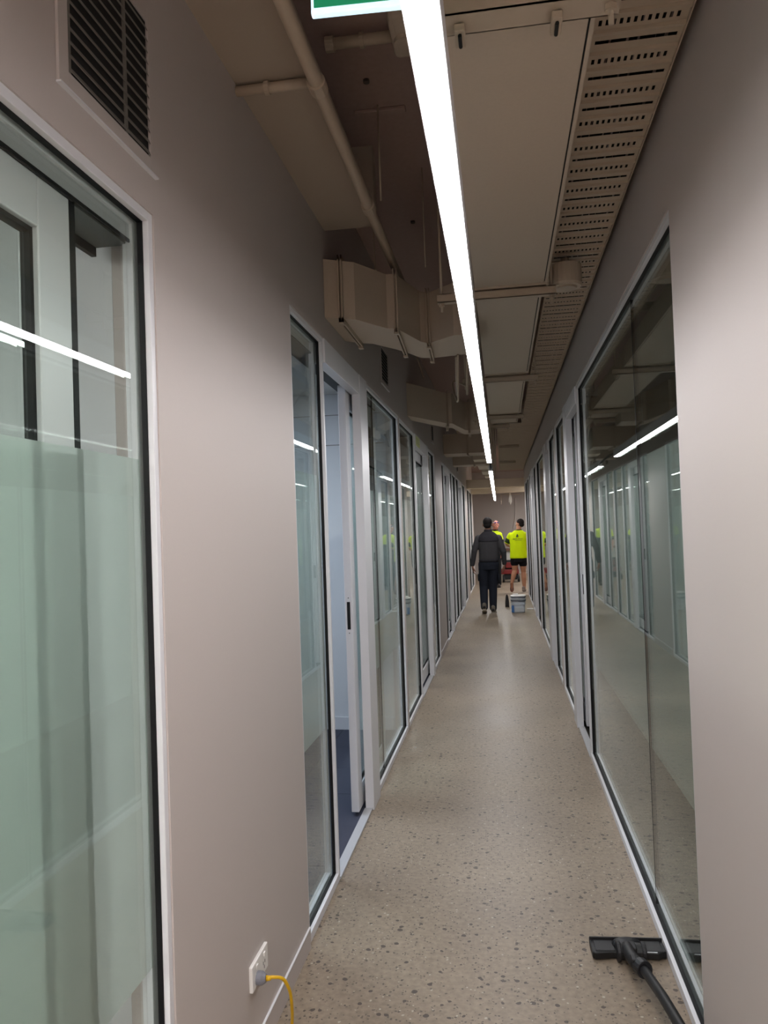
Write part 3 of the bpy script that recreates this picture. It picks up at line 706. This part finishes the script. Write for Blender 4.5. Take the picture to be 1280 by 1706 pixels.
pk = tag(MB().box(.40, .52, 14.78, 14.84, 0, .022).obj('white_offcut', MPLASTIC, bevel=.003), 'white offcut lying on the floor between tubs and right wall', 'offcut')

# ------------------------------------------------------------------ red tool cart
MRED = plain('red_paint', srgb(118, 30, 32), .45, var=.08, scale=20)
MRUB = plain('black_rubber', srgb(20, 20, 22), .7)
MBOARD = plain('brown_board', srgb(92, 64, 48), .6, var=.15, scale=12)
MPALE = plain('pale_panel', srgb(170, 168, 166), .5)
ct = empty('red_cart', (.15, 22.2, 0), 'red wheeled machine cart with brown top behind the workers', 'cart')
MB().box(-.16, .24, -.22, .22, .07, .22).obj('chassis', MRUB, ct, bevel=.02)
MB().box(-.30, .26, -.25, -.20, .23, .36).box(-.30, .26, .20, .25, .23, .36).box(-.30, -.25, -.2, .2, .23, .36).box(.21, .26, -.2, .2, .23, .36).obj('red_frame', MRED, ct, bevel=.015)
MB().box(-.14, .14, -.18, .18, .36, .62).obj('engine_box', MRUB, ct, bevel=.03)
MB().box(-.10, .10, -.20, -.17, .40, .56).obj('red_cover', MRED, ct, bevel=.01)
MB().box(-.11, .20, -.16, .16, .62, .88).obj('pale_box', MPALE, ct, bevel=.01)
MB().box(-.18, .26, -.22, .22, .88, .945).obj('brown_top', MBOARD, ct, bevel=.004)
for x in (-.17, .25):
    for y in (-.2, .2):
        wh = MB().tube([(x-.03, y, .09), (x+.03, y, .09)], .09, 20).obj('wheel', MRUB, ct, bevel=.01)
        MB().tube([(x-.034, y, .09), (x+.034, y, .09)], .035, 12).obj('hub', MPALE, wh)
for x in (-.27, .23): MB().tube([(x, -.22, .30), (x, -.30, .55), (x, -.32, .68)], .014, 10).obj('handle_bar', MRED, ct, smooth=True)

# ------------------------------------------------------------------ people
def remesh(mb, name, voxel, smooth=4):
    me = mb.mesh(name); o = bpy.data.objects.new('work_mesh', me); C.objects.link(o)
    m = o.modifiers.new('r', 'REMESH'); m.mode = 'VOXEL'; m.voxel_size = voxel; m.use_smooth_shade = True
    s = o.modifiers.new('s', 'SMOOTH'); s.iterations = smooth; s.factor = .5
    dg = bpy.context.evaluated_depsgraph_get(); dg.update()
    out = bpy.data.meshes.new_from_object(o.evaluated_get(dg)); out.name = name
    bpy.data.objects.remove(o); bpy.data.meshes.remove(me)
    return out
def body_part(mb, name, mat, parent, voxel=.008, smooth=4):
    return link(name, remesh(mb, name, voxel, smooth), mat, parent, smooth=True)

def skin(name, col):
    return plain(name, col, .55, bump=.03, scale=60, var=.06, spec=.35)
def fabric(name, col, var=.08):
    return plain(name, col, .9, bump=.5, scale=35, var=var, spec=.15)

def hand(mb, wrist, dirv, palm_n, s=1.0, curl=.5, thumb=1):
    """palm and five fingers; dirv along the hand, palm_n out of the palm"""
    d = Vector(dirv).normalized(); n = Vector(palm_n); n = (n-d*n.dot(d)).normalized(); b = d.cross(n)
    w_ = Vector(wrist)
    k = w_+d*.085*s
    for j, (off, ln, rr) in enumerate(((-.030, .066, .0085), (-.010, .076, .009), (.011, .070, .0088), (.030, .054, .0078))):
        base = w_+b*off*.55*s+d*.01*s; kn = k+b*off*s
        mb.cap([base, (base+kn)/2, kn], [.015*s, .0145*s, .0125*s], 10)
        c1 = curl*.6; c2 = curl*1.3; c3 = curl*1.9
        p1 = kn+(d*math.cos(c1)+n*math.sin(c1))*ln*.45*s
        p2 = p1+(d*math.cos(c2)+n*math.sin(c2))*ln*.32*s
        p3 = p2+(d*math.cos(c3)+n*math.sin(c3))*ln*.25*s
        mb.cap([kn, p1, p2, p3], [rr*1.15*s, rr*s, rr*.92*s, rr*.75*s], 8)
    t0 = w_+d*.025*s-b*.022*s*thumb; t1 = t0+(d*.7-b*.65*thumb+n*.25)*.04*s; t2 = t1+(d*.9-b*.25*thumb+n*.35)*.033*s; t3 = t2+(d*.95+n*.35)*.024*s
    mb.cap([t0, t1, t2, t3], [.015*s, .0125*s, .0105*s, .0085*s], 8)

def head(mb, c, face, s=1.0):
    """c: head centre, face: horizontal facing direction"""
    f = Vector(face).normalized(); r = f.cross(Vector((0, 0, 1))).normalized(); c = Vector(c)
    rot = Matrix((r, f, Vector((0, 0, 1)))).transposed()
    P = lambda x, y, z: c+(r*x+f*y)*s+Vector((0, 0, z*s))
    mb.ell(P(0, -.008, .022), (.075*s, .096*s, .092*s), rot)
    mb.ell(P(0, .022, -.045), (.058*s, .070*s, .070*s), rot)
    mb.ell(P(0, .055, -.095), (.030*s, .028*s, .024*s), rot)          # chin
    mb.ell(P(0, .088, .022), (.050*s, .014*s, .012*s), rot)           # brow
    mb.cap([P(0, .092, .008), P(0, .108, -.030)], [.009*s, .014*s], 8) # nose
    mb.ell(P(0, .088, -.066), (.025*s, .010*s, .009*s), rot)          # mouth
    for sx in (-1, 1):
        mb.ell(P(.079*sx, -.012, -.012), (.010*s, .020*s, .032*s), rot)   # ear
        mb.ell(P(.045*sx, .062, -.020), (.020*s, .022*s, .016*s), rot)    # cheek
    return P, rot
def eyes(P, rot, s, parent):
    me = plain('eye_white', srgb(225, 222, 215), .2); mi = plain('eye_iris', srgb(40, 28, 22), .2)
    for sx in (-1, 1):
        e = MB().ell(P(.031*sx, .084, .004), (.012*s, .009*s, .008*s), rot).obj('eye', me, parent, smooth=True)
        MB().ell(P(.031*sx, .0915, .004), (.0052*s, .003*s, .0052*s), rot).obj('iris', mi, e, smooth=True)
    MB().ell(P(0, .0975, -.067), (.021*s, .004*s, .004*s), rot).obj('lips', plain('lip_skin', srgb(140, 80, 74), .5), parent, smooth=True)

def shoe(mb, heel, toe, up_v=(0, 0, 1), s=1.0):
    h, t = Vector(heel), Vector(toe); u_ = Vector(up_v)
    d = (t-h)
    mb.cap([h+u_*.045*s, h+d*.35+u_*.046*s, h+d*.7+u_*.036*s, t+u_*.028*s], [.040*s, .041*s, .044*s, .030*s], 12)
    mb.cap([h+u_*.05*s+d*.08, h+u_*.10*s+d*.06], [.040*s, .040*s], 12)
def sole(mb, heel, toe, side, up_v=(0, 0, 1), s=1.0):
    h, t = Vector(heel), Vector(toe); d = t-h; u_ = Vector(up_v).normalized(); b = Vector(side).normalized()
    prof = [(-.16, .020), (-.13, .033), (0, .038), (.35, .034), (.7, .046), (.95, .040), (1.1, .024), (1.13, .008)]
    vs = []
    for a, w_ in prof: vs.append(h+d*a+b*w_*s)
    for a, w_ in prof[::-1]: vs.append(h+d*a-b*w_*s)
    n = len(vs)
    mb.add([v for v in vs]+[v+u_*.022*s for v in vs], [tuple(range(n))[::-1], tuple(range(n, 2*n))]+[(i, (i+1)%n, (i+1)%n+n, i+n) for i in range(n)])

# --- man in the dark jacket, walking away
def man_dark():
    root = empty('person', (-.285, 14.30, 0), 'man in black jacket and trousers walking away down the corridor', 'person')
    SK = skin('skin_tan', srgb(138, 96, 76)); HR = plain('black_hair', srgb(24, 19, 18), .8, bump=.6, scale=120, spec=.2)
    JK = fabric('black_jacket', srgb(64, 62, 64)); JY = fabric('black_jacket_yoke', srgb(46, 44, 48)); TR_ = fabric('dark_navy_trousers', srgb(38, 41, 50)); SH = plain('grey_shoe', srgb(112, 104, 92), .7, var=.15, scale=30); SO = plain('pale_sole', srgb(168, 158, 144), .7); BL = plain('black_shoe_panel', srgb(24, 22, 22), .7)
    shL, shR = Vector((-.160, 0, 1.375)), Vector((.204, 0, 1.37))
    elL, wrL = Vector((-.245, -.03, 1.15)), Vector((-.290, .02, .885))
    elR, wrR = Vector((.285, -.02, 1.13)), Vector((.295, .08, .895))
    hpL, hpR = Vector((-.085, 0, .92)), Vector((.10, 0, .92))
    knL, knR = Vector((-.098, .03, .49)), Vector((.072, .05, .49))
    anL, anR = Vector((-.095, -.10, .115)), Vector((.062, .02, .085))
    b = MB()
    P, rot = head(b, (.018, .02, 1.635), (.12, 1, 0), 1.04)
    b.cap([(.02, .0, 1.44), (.02, .005, 1.52), (.018, .015, 1.58)], [.070, .060, .060], 14)
    b.loft([(.01,0,.88,.14,.10), (.01,0,1.0,.145,.10), (.015,0,1.12,.145,.10), (.02,0,1.28,.165,.11), (.022,0,1.40,.17,.10), (.022,0,1.46,.10,.08)], 20, 2.3)
    for s_, e_, w_ in ((shL, elL, wrL), (shR, elR, wrR)):
        b.cap([s_, (s_+e_)/2, e_, (e_+w_)/2, w_], [.052, .048, .042, .038, .028], 12)
    for h_, k_, a_ in ((hpL, knL, anL), (hpR, knR, anR)):
        b.cap([h_, (h_+k_)/2, k_, k_*.7+a_*.3, a_], [.088, .076, .056, .056, .038], 12)
    hand(b, wrL, (.10, .05, -1), (1, .1, 0), 1.12, .35, -1); hand(b, wrR, (-.06, .12, -1), (-1, .1, 0), 1.12, .45, 1)
    for h_, t_ in ((Vector((-.095, -.14, .09)), Vector((-.10, .06, .03))), (Vector((.06, -.05, .03)), Vector((.075, .16, .03)))):
        b.cap([h_+Vector((0, .02, .02)), t_], [.030, .026], 10)
    bd = body_part(b, 'body', SK, root, .0065)
    eyes(P, rot, 1.04, bd)
    hb_ = MB()
    hb_.ell(P(0, -.018, .040), (.083*1.04, .100*1.04, .088*1.04), rot); hb_.ell(P(0, -.05, -.018), (.073, .065, .062), rot)
    body_part(hb_, 'hair', HR, bd, .008)
    j = MB()
    j.loft([(.012,0,.955,.168,.125), (.012,0,.99,.176,.132), (.014,0,1.02,.180,.134), (.018,0,1.14,.180,.135), (.02,0,1.28,.190,.140), (.022,0,1.35,.200,.132), (.022,0,1.40,.188,.118), (.022,0,1.43,.165,.105), (.022,0,1.46,.130,.092), (.022,0,1.485,.100,.082), (.02,0,1.50,.085,.075)], 24, 2.4)
    for s_, e_, w_ in ((shL, elL, wrL), (shR, elR, wrR)):
        q = w_+(e_-w_)*.06
        j.cap([s_+Vector((0, 0, .0)), (s_+e_)/2, e_, (e_+q)/2, q], [.068, .063, .056, .050, .043], 14)
    jk = body_part(j, 'jacket', JK, root, .008, 3)
    y_ = MB(); y_.loft([(.022,0,1.315,.198,.1465), (.022,0,1.35,.204,.138), (.022,0,1.40,.192,.124), (.022,0,1.43,.170,.111), (.022,0,1.462,.135,.098), (.022,0,1.488,.105,.088), (.02,0,1.50,.09,.079)], 24, 2.4)
    body_part(y_, 'yoke_panel', JY, jk, .008, 2)
    MB().loft([(.02, .0, 1.475, .082, .082), (.02, .004, 1.535, .072, .078), (.02, .004, 1.54, .064, .070)], 24).obj('collar', JY, jk, smooth=True)
    MB().loft([(.012,0,.945,.170,.127), (.012,0,.95,.178,.134), (.012,0,.985,.181,.137), (.012,0,.99,.174,.13)], 24, 2.4).obj('waistband', JY, jk, smooth=True)
    t = MB()
    t.loft([(.01,0,.80,.150,.115), (.01,0,.90,.168,.128), (.012,0,.99,.160,.12), (.012,0,1.0,.155,.115)], 22, 2.5)
    for h_, k_, a_ in ((hpL, knL, anL), (hpR, knR, anR)):
        q = a_+Vector((0, 0, .01))
        t.cap([h_+Vector((0, 0, -.02)), (h_+k_)/2, k_, (k_+q)/2, q], [.098, .092, .080, .074, .066], 14)
    tr = body_part(t, 'trousers', TR_, root, .008, 3)
    MB().ell((-.185, -.01, .66), (.016, .055, .07)).obj('thigh_pocket', TR_, tr, smooth=True); MB().ell((.185, -.01, .66), (.016, .055, .07)).obj('thigh_pocket', TR_, tr, smooth=True)
    for h_, t_, nm in ((Vector((-.095, -.16, .075)), Vector((-.10, .05, .012)), 'shoe'), (Vector((.06, -.06, .012)), Vector((.08, .16, .012)), 'shoe')):
        m = MB(); shoe(m, h_, t_); so = body_part(m, nm, SH, root, .007, 2)
        q = MB(); sole(q, h_+Vector((0, 0, -.012)), t_+Vector((0, 0, -.012)), (1, 0, 0)); q.obj('sole', SO, so, fix=True)
        MB().ell(h_+Vector((0, -.028, .055)), (.028, .014, .026)).obj('heel_panel', BL, so, smooth=True)
    return root
man_dark()

# --- worker in yellow shirt and black shorts, stepping away, head turned left
def man_yellow():
    root = empty('person', (.335, 18.55, 0), 'man in bright yellow work shirt and black shorts by the right wall', 'person')
    SK = skin('skin_fair', srgb(176, 126, 98)); HR = plain('dark_hair', srgb(30, 24, 22), .8, bump=.5, scale=120, spec=.2)
    YE = fabric('hi_vis_yellow', srgb(206, 232, 18), .04); GN = fabric('dark_green_trim', srgb(44, 56, 36)); SHO = fabric('black_shorts', srgb(20, 20, 24)); BS = plain('brown_sole', srgb(112, 54, 44), .7, var=.2, scale=25); SH = plain('sport_shoe', srgb(120, 108, 100), .7, var=.2, scale=25); WS = plain('white_sole', srgb(190, 182, 172), .6); LG = plain('dark_print', srgb(40, 62, 50), .8)
    shL, shR = Vector((-.150, .02, 1.36)), Vector((.200, .02, 1.36))
    elL, wrL = Vector((-.255, .08, 1.16)), Vector((-.20, .32, 1.10))
    elR, wrR = Vector((.30, .06, 1.15)), Vector((.24, .28, 1.08))
    hpL, hpR = Vector((-.075, 0, .86)), Vector((.105, 0, .86))
    knL, knR = Vector((-.085, .03, .52)), Vector((.12, .07, .48))
    anL, anR = Vector((-.165, -.06, .245)), Vector((.125, .02, .095))
    b = MB()
    P, rot = head(b, (.075, .04, 1.625), (-.75, .66, 0), 1.02)
    b.cap([(.03, .01, 1.42), (.045, .02, 1.50), (.06, .03, 1.57)], [.068, .060, .058], 14)
    b.loft([(.015,0,.82,.145,.105), (.015,0,.95,.15,.105), (.02,0,1.10,.155,.105), (.025,.01,1.28,.175,.115), (.028,.01,1.38,.175,.10), (.03,.01,1.44,.10,.08)], 20, 2.3)
    for s_, e_, w_ in ((shL, elL, wrL), (shR, elR, wrR)): b.cap([s_, (s_+e_)/2, e_, (e_+w_)/2, w_], [.052, .048, .041, .040, .029], 12)
    for h_, k_, a_ in ((hpL, knL, anL), (hpR, knR, anR)):
        b.cap([h_, (h_+k_)/2, k_, k_*.66+a_*.34+Vector((0, -.018, 0)), a_*.75+k_*.25, a_], [.092, .080, .058, .060, .046, .036], 12)
    hand(b, wrL, (.35, .9, -.1), (.3, 0, -1), 1.0, .6, 1); hand(b, wrR, (-.3, .9, -.1), (-.3, 0, -1), 1.0, .6, -1)
    b.cap([anL+Vector((0, .01, -.02)), anL+Vector((.0, .03, -.10)), anL+Vector((.0, .06, -.19))], [.032, .030, .026], 10)
    b.cap([anR+Vector((0, 0, -.04)), anR+Vector((.02, .16, -.06))], [.032, .026], 10)
    bd = body_part(b, 'body', SK, root, .0065); eyes(P, rot, 1.02, bd)
    h2 = MB(); h2.ell(P(0, -.022, .042), (.082, .098, .086), rot); h2.ell(P(0, -.055, -.018), (.072, .060, .058), rot); body_part(h2, 'hair', HR, bd, .008)
    t = MB()
    t.loft([(.015,0,.815,.200,.135), (.015,0,.85,.202,.14), (.018,0,.95,.198,.138), (.02,0,1.10,.196,.138), (.025,.01,1.28,.206,.142), (.028,.01,1.34,.208,.130), (.03,.01,1.385,.195,.118), (.032,.012,1.42,.165,.105), (.033,.012,1.45,.125,.09), (.033,.012,1.475,.095,.082)], 24, 2.4)
    for s_, e_ in ((shL, elL), (shR, elR)): t.cap([s_, s_*.6+e_*.4], [.070, .072], 14)
    ts = body_part(t, 'shirt', YE, root, .008, 3)
    for s_, e_ in ((shL, elL), (shR, elR)):
        a_, c_ = s_*.62+e_*.38, s_*.16+e_*.84
        MB().tube([s_*.58+e_*.42, a_, c_], [.070, .073, .066], 16).obj('sleeve', GN, ts, smooth=True)
        MB().tube([s_*.16+e_*.84, s_*.10+e_*.90], [.068, .067], 16).obj('sleeve_cuff', YE, ts, smooth=True)
    MB().loft([(.033,.012,1.45,.098,.085), (.042,.018,1.485,.076,.074), (.045,.02,1.495,.070,.070)], 24).obj('collar', GN, ts, smooth=True)
    # printed emblem and lines of small lettering on the back
    e = MB()
    for k, (x0, x1, z) in enumerate(((-.03, .018, 1.325), (-.024, .024, 1.345), (-.014, .018, 1.365), (-.008, .008, 1.382))):
        e.add([(x0, -.1365, z-.006), (x1, -.1365, z-.010), (x1+.006, -.1345, z+.004), (x0+.006, -.1345, z+.008), (x0, -.12, z-.006), (x1, -.12, z-.010), (x1+.006, -.12, z+.004), (x0+.006, -.12, z+.008)], [(0,1,2,3),(7,6,5,4),(0,4,5,1),(1,5,6,2),(2,6,7,3),(3,7,4,0)])
    x = -.105
    while x < .11:
        wd = random.uniform(.008, .020); e.box(x, x+wd, -.1345 if abs(x) < .08 else -.128, -.11, 1.268, 1.268+random.choice((.010, .016))); x += wd+.006
    x = -.05
    while x < .09:
        wd = random.uniform(.006, .014); e.box(x, x+wd, -.1365, -.11, 1.236, 1.243); x += wd+.006
    e.obj('back_print', LG, ts, fix=True)
    s2 = MB()
    s2.loft([(.015,0,.72,.155,.12), (.015,0,.80,.170,.128), (.015,0,.90,.165,.122), (.015,0,.94,.155,.115)], 22, 2.5)
    for h_, k_ in ((hpL, knL), (hpR, knR)): s2.cap([h_, h_*.4+k_*.6+Vector((0, 0, .05))], [.100, .098], 14)
    body_part(s2, 'shorts', SHO, root, .008, 2)
    # trailing shoe hangs toe-down, its brown sole towards the viewer
    h_, t_ = anL+Vector((.0, -.02, -.035)), anL+Vector((-.005, .03, -.205))
    upv = Vector((0, .93, .3)).normalized()
    m = MB(); shoe(m, h_, t_, upv, .95); so = body_part(m, 'shoe', SH, root, .007, 2); so.location = (0, .01, 0)
    q = MB(); sole(q, h_, t_, (1, 0, 0), upv, .95); q.obj('sole', BS, so, fix=True)
    h_, t_ = Vector((.105, -.05, .012)), Vector((.145, .16, .012))
    m = MB(); shoe(m, h_, t_); so = body_part(m, 'shoe', SH, root, .007, 2)
    q = MB(); sole(q, h_+Vector((0, 0, -.012)), t_+Vector((0, 0, -.012)), (1, -.2, 0)); q.obj('sole', WS, so, fix=True)
    return root
man_yellow()

# --- worker facing the viewer, mostly hidden by the man in black
def man_facing():
    root = empty('person', (-.245, 20.3, 0), 'man in yellow striped shirt facing us behind the man in black', 'person')
    SK = skin('skin_pink', srgb(190, 122, 104)); HR = plain('brown_hair', srgb(70, 50, 42), .8)
    YE = fabric('hi_vis_striped_yellow', srgb(200, 224, 40), .05); DK = fabric('black_trim', srgb(26, 27, 30)); WH = fabric('pale_stripe', srgb(150, 160, 110)); SHO = plain('dark_boot', srgb(40, 32, 28), .7); GL = plain('dark_lens', srgb(60, 50, 110), .12); GLF = plain('white_arm', srgb(225, 222, 230), .3)
    shL, shR = Vector((-.135, 0, 1.36)), Vector((.155, 0, 1.36)); elL, wrL = Vector((-.20, .0, 1.10)), Vector((-.17, -.10, .87)); elR, wrR = Vector((.21, .03, 1.10)), Vector((.19, -.02, .87))
    hpL, hpR = Vector((-.095, 0, .90)), Vector((.095, 0, .90)); knL, knR = Vector((-.10, -.02, .49)), Vector((.10, -.02, .49)); anL, anR = Vector((-.10, .02, .09)), Vector((.10, .02, .09))
    b = MB()
    P, rot = head(b, (.075, -.03, 1.62), (.25, -.97, 0), 1.04)
    b.cap([(.03, 0, 1.42), (.045, -.01, 1.49), (.065, -.02, 1.56)], [.068, .060, .058], 14)
    b.loft([(0,0,.86,.15,.105), (0,0,1.0,.15,.11), (0,0,1.12,.155,.115), (0,0,1.28,.175,.115), (.01,0,1.36,.15,.10), (.02,0,1.44,.09,.08)], 20, 2.3)
    for s_, e_, w_ in ((shL, elL, wrL), (shR, elR, wrR)): b.cap([s_, (s_+e_)/2, e_, (e_+w_)/2, w_], [.054, .049, .042, .039, .029], 12)
    for h_, k_, a_ in ((hpL, knL, anL), (hpR, knR, anR)): b.cap([h_, (h_+k_)/2, k_, k_*.7+a_*.3, a_], [.092, .078, .058, .058, .038], 12)
    hand(b, wrL, (.1, -.2, -1), (1, 0, 0), 1.0, .5, 1); hand(b, wrR, (-.1, -.1, -1), (-1, 0, 0), 1.0, .5, -1)
    for a_ in (anL, anR): b.cap([a_+Vector((0, 0, -.04)), a_+Vector((0, -.16, -.06))], [.032, .026], 10)
    bd = body_part(b, 'body', SK, root, .0065); eyes(P, rot, 1.04, bd)
    h2 = MB(); h2.ell(P(0, -.030, .050), (.080, .088, .080), rot); h2.ell(P(0, -.055, -.01), (.074, .055, .055), rot); body_part(h2, 'hair', HR, bd, .008)
    g = MB()
    for sx in (-1, 1): g.ell(P(.034*sx, .088, .062), (.030, .010, .018), rot)
    gg = g.obj('sunglasses', GL, bd, smooth=True)
    MB().cap([P(.055, .085, .066), P(.086, .01, .062)], [.006, .005], 8).obj('glasses_arm', GLF, gg, smooth=True)
    MB().cap([P(-.055, .085, .066), P(-.086, .01, .062)], [.006, .005], 8).obj('glasses_arm', GLF, gg, smooth=True)
    t = MB(); t.loft([(0,0,.86,.185,.135), (0,0,1.0,.19,.14), (0,0,1.12,.19,.142), (0,0,1.28,.185,.14), (.005,0,1.34,.182,.13), (.01,0,1.39,.165,.115), (.015,0,1.43,.135,.10), (.025,0,1.475,.095,.085)], 24, 2.4)
    for s_, e_ in ((shL, elL), (shR, elR)): t.cap([s_, s_*.55+e_*.45], [.080, .078], 14)
    ts = body_part(t, 'shirt', YE, root, .008, 3)
    for k in range(4):
        x = .085+.022*k
        MB().tube([(x, -.126+.008*k, 1.25), (x, -.116+.012*k, 1.34), (x-.006, -.080+.006*k, 1.41-.008*k)], .006, 6).obj('stripe', WH, ts, smooth=True)
    lo = MB(); lo.loft([(0,0,.84,.188,.138), (0,0,1.0,.192,.144), (0,0,1.13,.193,.146), (0,0,1.20,.192,.146), (0,0,1.215,.189,.143)], 24, 2.4); body_part(lo, 'lower_panel', DK, ts, .008, 2)
    for s_, e_ in ((shL, elL), (shR, elR)): MB().tube([s_*.5+e_*.5, s_*.2+e_*.8], [.080, .072], 16).obj('sleeve', DK, ts, smooth=True)
    MB().loft([(.025,0,1.445,.10,.09), (.045,-.008,1.49,.080,.080), (.05,-.01,1.505,.072,.072)], 24).obj('collar', DK, ts, smooth=True)
    tr = MB(); tr.loft([(0,0,.78,.155,.12), (0,0,.88,.172,.13), (0,0,.96,.165,.12)], 22, 2.5)
    for h_, k_, a_ in ((hpL, knL, anL), (hpR, knR, anR)): tr.cap([h_, (h_+k_)/2, k_, (k_+a_)/2, a_], [.10, .092, .078, .072, .066], 14)
    body_part(tr, 'trousers', DK, root, .009, 3)
    for a_ in (anL, anR):
        m = MB(); shoe(m, Vector((a_.x, .07, .012)), Vector((a_.x, -.15, .012))); so = body_part(m, 'boot', SHO, root, .008, 2)
        q = MB(); sole(q, Vector((a_.x, .07, 0)), Vector((a_.x, -.15, 0)), (1, 0, 0)); q.obj('sole', DK, so, fix=True)
man_facing()
